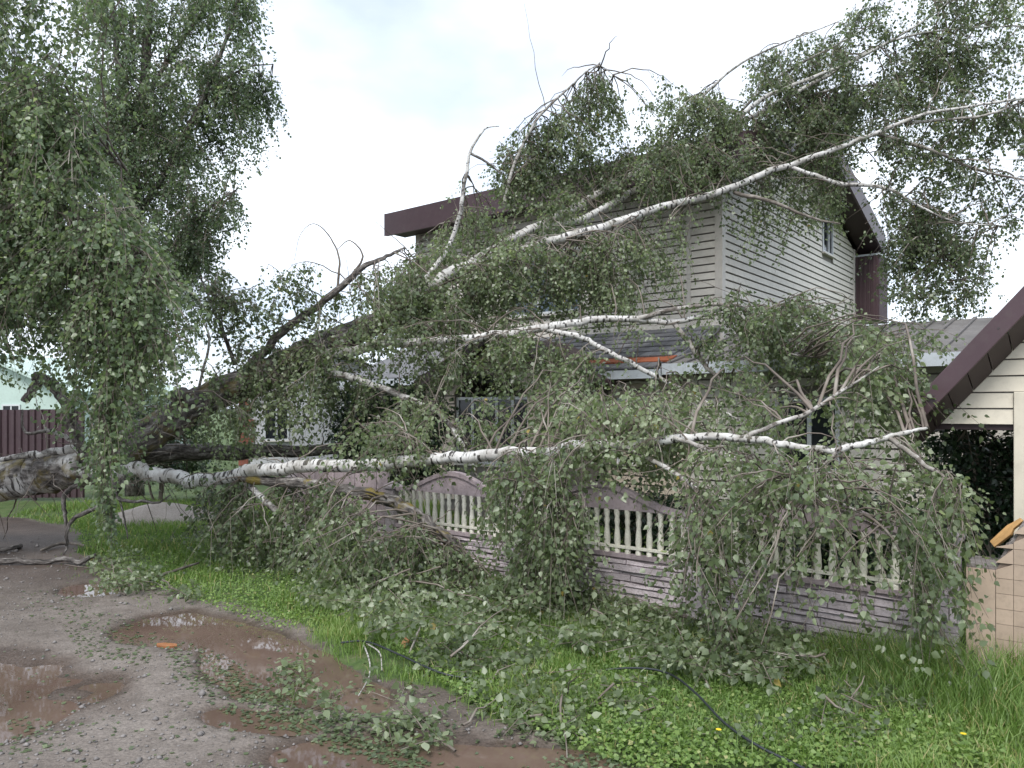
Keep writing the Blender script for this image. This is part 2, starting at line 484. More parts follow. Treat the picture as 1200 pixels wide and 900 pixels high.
def branch(name, pts, parent, segs=10, dark=0.0, moss=0.0, twig=0.0, wob=0.011, rough=0.04, per=6, dark_end=None):
    """pts: list of (x, y, z, r)"""
    A = catmull(pts, per)
    path, rad = A[:, :3].copy(), np.maximum(A[:, 3], 0.002)
    tt_ = np.arange(len(path))
    for ax_ in range(3):
        kn = RNG.normal(0, 0.02, len(path) // 4 + 2); kn[0] = 0
        path[:, ax_] += np.interp(tt_ / 4.0, np.arange(len(kn)), kn) * np.minimum(1, rad / 0.05)
    path[1:-1] += RNG.normal(0, wob, (len(path) - 2, 3)) * np.minimum(1, rad[1:-1, None] / 0.06)
    V, Q, uv = tube_arrays(path, rad, segs, rough)
    nv = len(V)
    # end caps as cones
    V = np.vstack([V, path[:1], path[-1:]])
    segi = np.arange(segs); nx = (segi + 1) % segs
    c0 = np.stack([nx, segi, np.full(segs, nv), np.full(segs, nv)], 1)
    last = (len(path) - 1) * segs
    c1 = np.stack([last + segi, last + nx, np.full(segs, nv + 1), np.full(segs, nv + 1)], 1)
    me_v = V
    faces = [tuple(q) for q in Q] + [tuple(q[:3]) for q in c0] + [tuple(q[:3]) for q in c1]
    me = bpy.data.meshes.new(name)
    me.from_pydata(me_v.tolist(), [], faces)
    me.polygons.foreach_set("use_smooth", [True] * len(faces))
    l = me.uv_layers.new(name="bark")
    UV = np.concatenate([uv.reshape(-1, 2), np.zeros((6 * segs, 2))])
    l.data.foreach_set("uv", UV.astype(np.float32).ravel())
    t = np.concatenate([np.repeat(np.linspace(0, 1, len(path)), segs), [0, 1]])
    dv = np.interp(t, np.linspace(0, 1, len(dark)), dark) if isinstance(dark, (list, tuple)) else dark + ((dark_end if dark_end is not None else dark) - dark) * t
    for k, val in (("dark", dv), ("moss", np.full(len(t), moss)), ("twig", np.full(len(t), twig))):
        a = me.attributes.new(k, 'FLOAT', 'POINT'); a.data.foreach_set("value", val.astype(np.float32))
    me.materials.append(M['bark'])
    o = bpy.data.objects.new(name, me)
    COL.objects.link(o)
    if parent: o.parent = parent
    return o, path, rad

# ------------------------------------------------------------------ foliage engine
def in_poly(u, v, poly):
    u = np.asarray(u); v = np.asarray(v)
    inside = np.zeros(u.shape, bool)
    n = len(poly); j = n - 1
    for i in range(n):
        xi, yi = poly[i]; xj, yj = poly[j]
        c = ((yi > v) != (yj > v)) & (u < (xj - xi) * (v - yi) / (yj - yi + 1e-9) + xi)
        inside ^= c
        j = i
    return inside
def poly_area(poly):
    p = np.array(poly, float); q = np.roll(p, -1, 0)
    return abs(np.sum(p[:, 0] * q[:, 1] - p[:, 1] * q[:, 0])) / 2
COVER = 1.7
class Foliage:
    def __init__(self):
        self.tw = []      # start(3) dir(3) len droop nleaf tint size
        self.sticks = []  # (path, radii)
    def twig(self, s, d, ln, droop, nleaf, tint, size=0.05):
        self.tw.append((*s, *d, ln, droop, nleaf, tint, size))
    def stick(self, path, rad):
        self.sticks.append((np.asarray(path), np.asarray(rad)))
    def region(self, poly, Y0, Y1, cov, src, leaf=0.05, tint=0.45, tvar=0.2, tl=(0.3, 0.85), weep=0.6, spread=0.6, per_bough=9, rise=0.25, br=0.012, rng=RNG, maxlen=3.0):
        """boughs grown from the limbs in src out to points spread through a volume, each carrying leafy twigs"""
        area = poly_area(poly)
        Ym = (Y0 + Y1) / 2
        leafpx = 0.185 * leaf * leaf * (FPX / Ym) ** 2
        nleaf = COVER * cov * area / leafpx; got = 0
        mean_l = (tl[0] + tl[1]) / 2
        lpt = 19 * mean_l / 0.5 * 0.9
        nt = max(4, nleaf / lpt)
        nb = max(2, int(round(nt / per_bough)))
        us = [p[0] for p in poly]; vs = [p[1] for p in poly]
        done = 0; tries = 0
        while got < nleaf and tries < nb * 40:
            tries += 1
            u = rng.uniform(min(us), max(us)); v = rng.uniform(min(vs), max(vs))
            if not in_poly(np.array([u]), np.array([v]), poly)[0]: continue
            Y = rng.uniform(Y0, Y1)
            c = px(u, v, Y)
            if c[2] < 0.08: continue
            d = np.linalg.norm(src - c - np.array([0, 0, 0.15 * weep]), axis=1)
            k = np.argsort(d)[:14]
            s = src[rng.choice(k)]
            L = np.linalg.norm(c - s)
            if L > maxlen:
                s = c + (s - c) * (maxlen / L); L = maxlen
            mid = (s + c) / 2 + np.array([0, 0, rise * L]) + rng.normal(0, 0.08 * L, 3)
            tt = np.linspace(0, 1, 8)[:, None]
            path = (1 - tt) ** 2 * s + 2 * tt * (1 - tt) * mid + tt ** 2 * c
            path[1:-1] += rng.normal(0, 0.012 * L, (6, 3))
            r0 = min(0.03, br * (0.5 + 0.5 * L))
            self.stick(path, np.linspace(r0, 0.0035, 8))
            ctint = tint + rng.normal(0, tvar * 0.8)
            out = c - s; out[2] = 0; out /= np.linalg.norm(out) + 1e-6
            m = max(3, int(per_bough * rng.uniform(0.7, 1.3)))
            for q in range(m):
                a = rng.uniform(0.3, 1.0)
                i = a * 7; i0 = min(6, int(i)); st = path[i0] + (path[i0 + 1] - path[i0]) * (i - i0)
                dr = rng.normal(0, 1, 3) * np.array([1, 1, 0.7]); dr /= np.linalg.norm(dr)
                dr = dr * spread + out * 0.2 + np.array([0, 0, -weep])
                dr /= np.linalg.norm(dr)
                ln = rng.uniform(*tl)
                e = st + dr * ln * 0.6
                if e[1] < 2 or e[2] < 0.03: continue
                uu, vv = project(e)
                if not in_poly(np.array([uu]), np.array([vv]), poly)[0] and rng.random() < 0.82: continue
                if st[2] + dr[2] * ln < 0.02: ln = max(0.1, (st[2] - 0.02) / max(1e-3, -dr[2]))
                k_ = int(19 * ln / 0.5 * rng.uniform(0.7, 1.2)) + 3; got += k_
                self.twig(st, dr, ln, 0.35 * weep, k_, ctint + rng.normal(0, tvar * 0.35), leaf)
            done += 1
    def build(self, parent, mat, name='crown', twig_name='twigs', rng=RNG):
        org = np.array(parent.location)
        T = np.array(self.tw)
        st, d, ln, dp, nl, tint, size = T[:, 0:3], T[:, 3:6], T[:, 6], T[:, 7], T[:, 8].astype(int), T[:, 9], T[:, 10]
        rep = np.repeat(np.arange(len(T)), nl); n = len(rep)
        s = rng.uniform(0.08, 1.03, n)
        base = st[rep] + d[rep] * (ln[rep] * s)[:, None]
        base[:, 2] -= dp[rep] * ln[rep] * s * s
        rd = rng.normal(0, 1, (n, 3)); rd /= np.linalg.norm(rd, axis=1)[:, None]
        base += rd * rng.uniform(0.008, 0.075, n)[:, None]
        ax = rd * 0.75 + d[rep] * 0.25 + np.array([0, 0, -0.55]); ax /= np.linalg.norm(ax, axis=1)[:, None]
        sd = np.cross(ax, rng.normal(0, 1, (n, 3))); sd /= np.linalg.norm(sd, axis=1)[:, None]
        nm = np.cross(ax, sd)
        L = size[rep] * (0.55 + 0.85 * rng.random(n) ** 1.3)
        W = L * rng.uniform(0.36, 0.46, n)
        fold = L * rng.uniform(0.02, 0.16, n)
        def at(a, w, fo):
            return base + ax * (a * L)[:, None] + sd * (w * W)[:, None] + nm * (fo * fold)[:, None]
        hi = np.hypot(base[:, 0] + org[0], base[:, 1] + org[1]) < 10.2
        near_v = np.stack([base, at(.24, -.88, 1), at(.50, -.80, .9), at(1.0, 0, 0), at(.50, .80, .9), at(.24, .88, 1)], 1)[hi].reshape(-1, 3)
        far_v = np.stack([base, at(.38, -1, 1), at(1.0, 0, 0), at(.38, 1, 1)], 1)[~hi].reshape(-1, 3)
        V = np.vstack([near_v, far_v])
        V[:, 2] = np.maximum(V[:, 2], 0.006)
        ti = np.clip(tint[rep] + rng.normal(0, 0.13, n), 0, 0.96)
        pal = rng.random(n) < 0.10; ti[pal] = np.clip(ti[pal] + 0.4, 0, 0.965)
        ti[rng.random(n) < 0.0012] = 1.0
        nh = int(hi.sum())
        o6 = 6 * np.arange(nh)[:, None]
        I6 = np.concatenate([o6 + np.array([[0, 1, 2, 3]]), o6 + np.array([[3, 4, 5, 0]])], 1).ravel()
        I4 = 6 * nh + np.arange(4 * (n - nh))
        crown = fast_mesh(name, V, 4, np.concatenate([I6, I4]), mat, parent, np.concatenate([np.repeat(ti[hi], 2), ti[~hi]]), kind='stuff')
        # twigs and boughs
        VV, II, off = [], [], 0
        keep = T[:, 6] > 0.12
        for row in T[keep]:
            s0, d0, l0, p0 = row[0:3], row[3:6], row[6], row[7]
            tt = np.array([0, 0.5, 1.0])[:, None]
            path = s0 + d0 * l0 * tt; path[:, 2] -= p0 * l0 * tt[:, 0] ** 2
            Vt, Q, _ = tube_arrays(path, [0.0035, 0.0026, 0.0012], 3)
            VV.append(Vt); II.append(Q + off); off += len(Vt)
        for path, rad in self.sticks:
            Vt, Q, _ = tube_arrays(path, rad, 5)
            VV.append(Vt); II.append(Q + off); off += len(Vt)
        VV = np.vstack(VV); VV[:, 2] = np.maximum(VV[:, 2], 0.004)
        tw = fast_mesh(twig_name, VV, 4, np.vstack(II).ravel(), 'twig', parent, kind='stuff', smooth=True)
        return crown, n

# ------------------------------------------------------------------ ground with shallow basins, puddles
def sm(x, a, b):
    t = np.clip((x - a) / (b - a), 0, 1); return t * t * (3 - 2 * t)
class ValueNoise:
    def __init__(self, seed):
        self.g = np.random.default_rng(seed).uniform(-1, 1, (128, 128))
    def __call__(self, x, y, s):
        x = x * s + 37.2; y = y * s + 11.7
        i = np.floor(x).astype(int); j = np.floor(y).astype(int)
        fx = x - i; fy = y - j; fx = fx * fx * (3 - 2 * fx); fy = fy * fy * (3 - 2 * fy)
        g = self.g; i %= 128; j %= 128; i1 = (i + 1) % 128; j1 = (j + 1) % 128
        return (g[i, j] * (1 - fx) + g[i1, j] * fx) * (1 - fy) + (g[i, j1] * (1 - fx) + g[i1, j1] * fx) * fy
VN = ValueNoise(5)
def fbm(x, y, s, o=4):
    r = 0; a = 1.0
    for k in range(o):
        r = r + a * VN(x + 13 * k, y - 7 * k, s * 2 ** k); a *= 0.5
    return r
# puddle basins: centre x, y, semi-axes, angle
BASINS = [(-4.3, 5.1, 1.35, 1.05, 0.0), (-2.75, 6.7, 0.78, 0.5, -0.55), (-1.75, 5.75, 1.05, 0.42, -0.75), (-0.35, 4.15, 1.0, 0.36, -0.15), (-4.45, 8.25, 0.42, 0.3, -0.4), (-1.55, 4.75, 0.4, 0.16, -0.3)]
WATER_Z = -0.035
def basin(x, y):
    w = np.zeros_like(x)
    nn = fbm(x, y, 1.6, 4) * 0.20
    for cx, cy, a, b, t in BASINS:
        dx, dy = x - cx, y - cy
        p = (dx * math.cos(t) + dy * math.sin(t)) / a; q = (-dx * math.sin(t) + dy * math.cos(t)) / b
        r = np.sqrt(p * p + q * q) + nn
        w = np.maximum(w, 1 - sm(r, 0.55, 1.35))
    return w
EDGE = np.array([gp(u, v)[:2] for u, v in [(-300, 600), (0, 606), (70, 612), (95, 645), (180, 690), (250, 708), (345, 742), (400, 775), (470, 798), (560, 845), (690, 880), (770, 903), (900, 960)]])
def turf_amount(x, y):
    """signed distance-like measure: positive on the verge (right of the ragged edge of the track)"""
    x = np.asarray(x, float); y = np.asarray(y, float)
    best = np.full(x.shape, 1e9); sgn = np.ones(x.shape)
    for (ax, ay), (bx, by) in zip(EDGE[:-1], EDGE[1:]):
        dx, dy = bx - ax, by - ay
        t = np.clip(((x - ax) * dx + (y - ay) * dy) / (dx * dx + dy * dy), 0, 1)
        d = np.hypot(x - ax - t * dx, y - ay - t * dy)
        s = np.sign(dx * (y - ay) - dy * (x - ax))
        m = d < best
        best = np.where(m, d, best); sgn = np.where(m, s, sgn)
    return best * sgn
def ground_z(x, y):
    x = np.asarray(x, float); y = np.asarray(y, float)
    near = 1 - sm(np.hypot(x, y - 7), 14, 30)
    z = (fbm(x, y, 0.9, 4) * 0.012 + fbm(x, y, 4.0, 3) * 0.004) * near
    return z - 0.085 * basin(x, y) * near
def make_ground():
    def axis(lo, hi, step, far):
        a = np.arange(lo, hi + step / 2, step)
        g = []; s = step; p = hi
        while p < far:
            s *= 1.35; p += s; g.append(p)
        h = []; s = step; p = lo
        while p > -far:
            s *= 1.35; p -= s; h.append(p)
        return np.concatenate([h[::-1], a, g])
    xs = axis(-8, 6, 0.06, 900); ys = axis(2.5, 14, 0.06, 900)
    X, Y = np.meshgrid(xs, ys)
    Z = ground_z(X, Y)
    nx, ny = len(xs), len(ys)
    V = np.stack([X, Y, Z], -1).reshape(-1, 3)
    i = (np.arange(ny - 1)[:, None] * nx + np.arange(nx - 1)[None]).ravel()
    idx = np.stack([i, i + 1, i + 1 + nx, i + nx], 1).ravel()
    t = turf_amount(X, Y) + fbm(X, Y, 1.3, 4) * 0.16
    turf = sm(t, -0.15, 0.25)
    wet = sm(basin(X, Y), 0.05, 0.4)
    wet = np.maximum(wet, 0.55 * sm(fbm(X, Y, 0.35, 3), 0.15, 0.8))
    wet = np.maximum(wet, 0.9 * sm(Y + fbm(X, Y, .6, 3) * 1.2, 8.2, 10.2) * (1 - turf))
    o = fast_mesh('ground', V, 4, idx, 'ground', None, kind='structure', smooth=True, verts_attr={'turf': turf.ravel(), 'wet': (wet * (1 - turf)).ravel()})
    return o
ground = make_ground()
def make_puddle(ids, name):
    """water sheet: covers the basins' low ground; the shore is where the dirt rises through it"""
    cs = [BASINS[i] for i in ids]
    b = MB()
    x0 = min(c[0] - 1.3 * max(c[2], c[3]) for c in cs); x1 = max(c[0] + 1.3 * max(c[2], c[3]) for c in cs)
    y0 = min(c[1] - 1.3 * max(c[2], c[3]) for c in cs); y1 = max(c[1] + 1.3 * max(c[2], c[3]) for c in cs)
    s = 0.05
    xs = np.arange(x0, x1, s); ys = np.arange(y0, y1, s)
    X, Y = np.meshgrid(xs, ys)
    Zg = ground_z(X + s / 2, Y + s / 2)
    rmin = np.full(X.shape, 9.0); own = np.zeros(X.shape, int)
    for k, (cx, cy, a, bb, t) in enumerate(BASINS):
        dx, dy = X - cx, Y - cy
        p = (dx * math.cos(t) + dy * math.sin(t)) / a; q = (-dx * math.sin(t) + dy * math.cos(t)) / bb
        r = np.hypot(p, q); m = r < rmin
        rmin = np.where(m, r, rmin); own = np.where(m, k, own)
    cells = (Zg < WATER_Z + 0.02) & np.isin(own, ids)
    vid = {}
    def vert(i, j):
        if (i, j) not in vid:
            vid[(i, j)] = len(b.v); b.v.append((float(xs[0] + j * s), float(ys[0] + i * s), WATER_Z))
        return vid[(i, j)]
    for i, j in zip(*np.nonzero(cells)):
        b.f.append((vert(i, j), vert(i, j + 1), vert(i + 1, j + 1), vert(i + 1, j)))
    o = b.build(name, 'water', kind='structure')
    return o
for ids in ([0], [1, 2, 5], [3], [4]):
    make_puddle(ids, 'puddle')

# ------------------------------------------------------------------ siding and windows
PITCH, BOARD = 0.143, 0.117
def siding(parent, mat, to3, z0, z1, span, holes=(), base_out=0.012, pitch=PITCH, board=BOARD, out=0.03):
    """horizontal boards; to3(a, out, z) -> local point; span(z) -> (a0, a1); holes (a0, a1, z0, z1)"""
    z = z0
    while z + 0.03 < z1:
        zt = min(z + board, z1)
        a0b, a1b = span(z); a0t, a1t = span(zt)
        if a1b - a0b < 0.08: break
        cuts = sorted([(h[0], h[1]) for h in holes if h[2] < zt and h[3] > z])
        segs = []; cur = None
        for c0, c1 in cuts:
            segs.append((cur, c0)); cur = c1
        segs.append((cur, None))
        for s0, s1 in segs:
            b0 = a0b if s0 is None else s0; t0 = a0t if s0 is None else s0
            b1 = a1b if s1 is None else s1; t1 = a1t if s1 is None else s1
            if b1 - b0 < 0.04: continue
            t1 = max(t1, t0 + 0.01)
            m = MB()
            vs = [to3(b0, base_out, z), to3(b1, base_out, z), to3(b1, out + 0.008, z), to3(b0, out + 0.008, z),
                  to3(t0, base_out, zt), to3(t1, base_out, zt), to3(t1, out - 0.006, zt), to3(t0, out - 0.006, zt)]
            m.add(vs, [(0, 1, 2, 3), (4, 5, 6, 7), (0, 1, 5, 4), (1, 2, 6, 5), (2, 3, 7, 6), (3, 0, 4, 7)])
            m.build('siding_board', mat, parent)
        z += pitch
def window(parent, to3, a0, a1, z0, z1, mull=(), trans=(), fw=0.06, glass='glass', name='window', depth=0.05, blind=None):
    """frame proud of the wall, panes set back; to3(a, out, z)"""
    def bx(m, p0, p1, o0, o1, q0, q1):
        vs = [to3(p0, o0, q0), to3(p1, o0, q0), to3(p1, o1, q0), to3(p0, o1, q0), to3(p0, o0, q1), to3(p1, o0, q1), to3(p1, o1, q1), to3(p0, o1, q1)]
        m.add(vs, [(0, 3, 2, 1), (4, 5, 6, 7), (0, 1, 5, 4), (1, 2, 6, 5), (2, 3, 7, 6), (3, 0, 4, 7)])
    m = MB()
    bx(m, a0, a1, -0.02, depth, z1 - fw, z1); bx(m, a0, a1, -0.02, depth, z0, z0 + fw)
    bx(m, a0, a0 + fw, -0.02, depth, z0 + fw, z1 - fw); bx(m, a1 - fw, a1, -0.02, depth, z0 + fw, z1 - fw)
    w = m.build(name, 'frame_white', parent)
    xs = [a0 + fw] + sorted(mull) + [a1 - fw]
    for c in mull:
        k = MB(); bx(k, c - 0.03, c + 0.03, -0.015, depth - 0.012, z0 + fw, z1 - fw); k.build('mullion', 'frame_white', w)
    for i in range(len(xs) - 1):
        l = xs[i] + (0.03 if i else 0); r = xs[i + 1] - (0.03 if i < len(xs) - 2 else 0)
        k = MB(); bx(k, l, r, -0.01, 0.008, z0 + fw, z1 - fw); k.build('pane', glass, w)
    k = MB(); bx(k, a0 - 0.04, a1 + 0.04, 0.0, depth + 0.06, z0 - 0.035, z0); k.build('sill', 'trim', w)
    return w

# ------------------------------------------------------------------ the house
house = empty('house', HOUSE0, ROT, 'two storey house in beige siding with brown metal roof under the fallen birch', 'house')
HL, HD, ZB, ZE, ZR = -7.8, 8.83, 3.42, 6.25, 8.05      # left end, depth, upper floor, eave, ridge
front = lambda a, o, z: (a, -o, z)
right = lambda a, o, z: (o, a, z)
low_front = lambda a, o, z: (a, -2.0 - o, z)
# upper storey
w = MB()
w.prism([(0.0, ZB - 0.6), (HD, ZB - 0.6), (HD, ZE), (HD / 2, ZR - 0.3), (0, ZE)], HL, 0.0, 'x')
upper = w.build('upper_wall', 'siding_back', house)
siding(upper, 'siding', front, ZB + 0.02, ZE - 0.05, lambda z: (HL + 0.1, -0.1), holes=[(-4.98, -3.0, 3.9, 5.3), (-0.66, -0.58, 0, 9)])
def gspan(z):
    if z <= ZE: return (0.1, HD - 0.1)
    f = min(1, (z - ZE) / (ZR - 0.25 - ZE))
    return (0.1 + f * HD / 2, HD - 0.1 - f * HD / 2)
siding(upper, 'siding', right, ZB - 0.55, ZR - 0.5, gspan, holes=[(5.95, 6.85, 5.7, 6.65)])
for x0, x1 in ((-0.1, 0.045), (HL - 0.045, HL + 0.1)):
    MB().box(x0, x1, -0.045, 0.1, ZB - 0.55, ZE + 0.02).build('corner_trim', 'trim', upper)
MB().box(-0.66, -0.58, -0.042, 0.0, ZB, ZE - 0.02).build('joint_trim', 'trim', upper)
MB().box(-0.045, 0.045, HD - 0.1, HD + 0.045, ZB - 0.55, ZE).build('corner_trim', 'trim', upper)
window(house, front, -4.95, -3.03, 3.93, 5.27, mull=(-4.1, -3.45), glass='glass_blue')
window(house, right, 5.98, 6.82, 5.73, 6.62, mull=(6.5,))
# main roof: two low metal slopes with seams, deep fascia, rakes
def slope_box(m, y0, z0, y1, z1, x0, x1, th):
    m.prism([(y0, z0), (y1, z1), (y1, z1 + th), (y0, z0 + th)], x0, x1, 'x')
OV = 0.55
ZF = 6.58                                             # underside of the roof at the eave
sl = (ZR - ZF) / (HD / 2 + OV)
r = MB()
slope_box(r, -OV, ZF, HD / 2, ZR, HL - 0.5, 0.62, 0.07)
slope_box(r, HD + OV, ZF, HD / 2, ZR, HL - 0.5, 0.62, 0.07)
roof = r.build('roof', 'brown_metal', house)
x = HL - 0.4
while x < 0.62:
    q_ = MB(); slope_box(q_, -OV - 0.01, ZF + 0.06, HD / 2, ZR + 0.06, x, x + 0.03, 0.04)
    q_.build('roof_seam', 'brown_metal', roof); x += 0.5
for yy in (-OV - 0.06, HD + OV + 0.005):
    MB().box(HL - 0.5, 0.62, yy, yy + 0.055, ZF - 0.46, ZF + 0.08).build('fascia', 'brown_metal', roof)
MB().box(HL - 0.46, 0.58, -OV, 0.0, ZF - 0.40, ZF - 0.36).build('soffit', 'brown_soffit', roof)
for xx in (0.62, HL - 0.55):
    for y0 in (-OV - 0.06, HD + OV + 0.06):
        rk = MB()
        rk.prism([(y0, ZF - 0.46), (HD / 2, ZR - 0.36), (HD / 2, ZR + 0.10), (y0, ZF + 0.085)], xx, xx + 0.05, 'x')
        rk.build('rake_board', 'brown_metal', roof)
for y0 in (-OV, HD + OV):
    so = MB()
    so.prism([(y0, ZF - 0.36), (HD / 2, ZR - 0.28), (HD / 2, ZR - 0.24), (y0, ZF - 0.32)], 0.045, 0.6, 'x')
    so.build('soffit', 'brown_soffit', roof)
MB().prism([(HD / 2 - 0.2, ZR + 0.02), (HD / 2 + 0.2, ZR + 0.02), (HD / 2, ZR + 0.15)], HL - 0.52, 0.64, 'x').build('ridge_cap', 'brown_metal', roof)
# brown screened balcony at the back corner
bal = MB(); bal.box(-0.4, 0.62, HD + 0.06, HD + 1.1, 4.3, 6.05)
bal = bal.build('balcony_screen', 'brown_metal', house)
for i in range(5):
    MB().box(0.06 + i * 0.11, 0.10 + i * 0.11, HD + 0.03, HD + 0.06, 4.3, 6.05).build('balcony_rib', 'brown_metal', bal)
for i in range(8):
    MB().box(0.62, 0.645, HD + 0.12 + i * 0.12, HD + 0.165 + i * 0.12, 4.3, 6.05).build('balcony_rib', 'brown_metal', bal)
MB().box(-0.45, 0.68, HD + 0.05, HD + 1.15, 6.05, 6.1).build('balcony_rail', 'pale_fascia', bal)
# ground floor: front wall two metres nearer the street, running on to the right
g = MB()
g.box(HL, -0.02, -2.0, HD, 0, 2.57)
g.box(-0.02, 5.3, -2.0, 3.4, 0, 2.57)
lower = g.build('lower_wall', 'siding_back', house)
siding(lower, 'porch_siding', low_front, 0.38, 2.54, lambda z: (HL + 0.05, 0.35), holes=[(-4.3, -1.15, 0, 9)])
siding(lower, 'siding', low_front, 0.38, 2.54, lambda z: (0.5, 5.25), holes=[(1.68, 2.64, 0.98, 2.1)])
MB().box(0.36, 0.48, -2.045, -2.0, 0.35, 2.44).build('joint_trim', 'trim', lower)
MB().box(HL - 0.02, 5.32, -2.07, -2.0, 0.0, 0.36).build('plinth', 'cement', lower)
window(house, low_front, 1.7, 2.62, 1.0, 2.08, mull=(2.2,))
window(house, low_front, -0.98, -0.2, 1.0, 2.1, mull=(-0.6,))
# arched head trim over that window
ar = MB()
for i in range(8):
    a0 = math.pi * i / 8; a1 = math.pi * (i + 1) / 8
    def q(a, rr): return (-0.59 + rr * math.cos(a), 2.12 + rr * 0.55 * math.sin(a))
    ar.prism([q(a0, 0.40), q(a0, 0.47), q(a1, 0.47), q(a1, 0.40)], -2.075, -2.0, 'y')
ar.build('arch_trim', 'trim', lower)
# lean-to roof along the front of the upper storey
lr = MB()
ls = (3.32 - 2.45) / 2.3
lr.prism([(-2.3, 2.57), (0.0, 3.44), (0.0, 3.37), (-2.3, 2.50)], HL - 0.2, 0.02, 'x')
lean = lr.build('lean_to_roof', 'slate', house)
sh = MB()
cs, sn = math.cos(math.atan(ls)), math.sin(math.atan(ls))
sh.add([(0.004, 0, 0.005), (0.196, 0, 0.005), (0.196, 0.34, 0.0), (0.004, 0.34, 0.0), (0.004, 0, 0.035), (0.196, 0, 0.035), (0.196, 0.34, 0.012), (0.004, 0.34, 0.012)],
       [(0, 3, 2, 1), (4, 5, 6, 7), (0, 1, 5, 4), (1, 2, 6, 5), (2, 3, 7, 6), (3, 0, 4, 7)])
s_grey = sh.build('shingle', 'slate', lean); s_or = sh.build('shingle', 'slate_orange', lean)
firstg = firsto = True
for row in range(8):
    yy = -2.36 + row * 0.285
    for c in range(20):
        xx = -4.1 + c * 0.2 + (0.1 if row % 2 else 0)
        if xx > -0.12: continue
        orange = row == 1 and 10 <= c <= 19
        srcs = s_or if orange else s_grey
        zz = 2.57 + (yy + 2.3) * ls + 0.004 + random.uniform(0, 0.008)
        rot = (math.atan(ls), random.uniform(-0.01, 0.01), random.uniform(-0.015, 0.015))
        if (firsto if orange else firstg):
            srcs.location = (xx, yy, zz); srcs.rotation_euler = rot
            if orange: firsto = False
            else: firstg = False
        else:
            inst(srcs, (xx, yy, zz), lean, rot)
MB().box(HL - 0.2, 0.02, -2.39, -2.33, 2.40, 2.54).build('eave_fascia', 'pale_fascia', lean)
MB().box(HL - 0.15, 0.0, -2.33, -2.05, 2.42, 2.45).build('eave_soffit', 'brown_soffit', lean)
# wing roof to the right
wr = MB()
wr.prism([(-2.35, 2.62), (0.7, 3.34), (3.7, 2.62), (3.7, 2.54), (0.7, 3.24), (-2.35, 2.54)], 0.06, 5.6, 'x')
wing = wr.build('wing_roof', 'grey_roof', house)
for i in range(19):
    s = MB(); x0 = 0.12 + i * 0.29
    s.prism([(-2.37, 2.63), (0.69, 3.345), (0.69, 3.37), (-2.37, 2.655)], x0, x0 + 0.05, 'x'); s.build('roof_rib', 'grey_roof', wing)
MB().box(0.06, 5.6, -2.42, -2.36, 2.45, 2.62).build('eave_fascia', 'pale_fascia', wing)
# gabled porch
PX0, PX1, PXC = -3.95, -1.2, -2.72 + 0.15
porch = MB()
PY = -3.2
pf = lambda a, o, z: (a, PY - o, z)
HX0, HX1, HZ0, HZ1 = -3.62, -1.98, 0.95, 2.5
# wall built round the opening
porch.box(PX0, HX0, PY, PY + 0.12, 0, 2.45); porch.box(HX1, PX1, PY, PY + 0.12, 0, 2.45)
porch.box(HX0, HX1, PY, PY + 0.12, 0, HZ0)
porch.prism([(PX0, 2.45), (HX0, 2.45), (HX0, HZ1 - 0.3), (HX0 + 0.3, HZ1), (HX1 - 0.3, HZ1), (HX1, HZ1 - 0.3), (HX1, 2.45), (PX1, 2.45), (PXC, 3.05)], PY, PY + 0.12, 'y')
porch.box(PX0, PX0 + 0.12, PY + 0.12, -2.0, 0, 2.45); porch.box(PX1 - 0.12, PX1, PY + 0.12, -2.0, 0, 2.45)
pw = porch.build('porch', 'siding_back', house)
def pspan(z):
    if z < 2.42: return (PX0 + 0.04, PX1 - 0.04)
    f = min(1, (z - 2.42) / 0.62)
    return (PX0 + 0.04 + f * (PXC - PX0), PX1 - 0.04 - f * (PX1 - PXC))
siding(pw, 'porch_siding', pf, 0.3, 2.95, pspan, holes=[(HX0, HX1, 0, HZ1)])
for s_ in (0, 1):
    xs_ = HX0 if s_ == 0 else HX1; dx = 0.3 if s_ == 0 else -0.3
    MB().prism([(xs_, HZ1 - 0.3), (xs_ + dx, HZ1), (xs_, HZ1)], PY - 0.03, PY, 'y').build('corner_brace', 'porch_siding', pw)
window(pw, lambda a, o, z: (a, PY + 0.06 - o, z), HX0, HX1, HZ0, 2.12, mull=(-3.25, -2.7, -2.35), depth=0.03, fw=0.05)
pr = MB()
pr.prism([(PX0 - 0.3, 2.33), (PXC, 3.08), (PX1 + 0.3, 2.33), (PX1 + 0.3, 2.4), (PXC, 3.16), (PX0 - 0.3, 2.4)], PY - 0.35, -1.2, 'y')
prf = pr.build('porch_roof', 'brown_metal', house)
MB().prism([(PX0 - 0.32, 2.25), (PXC, 3.01), (PX1 + 0.32, 2.25), (PX1 + 0.32, 2.42), (PXC, 3.19), (PX0 - 0.32, 2.42)], PY - 0.39, PY - 0.352, 'y').build('rake_board', 'brown_soffit', prf)

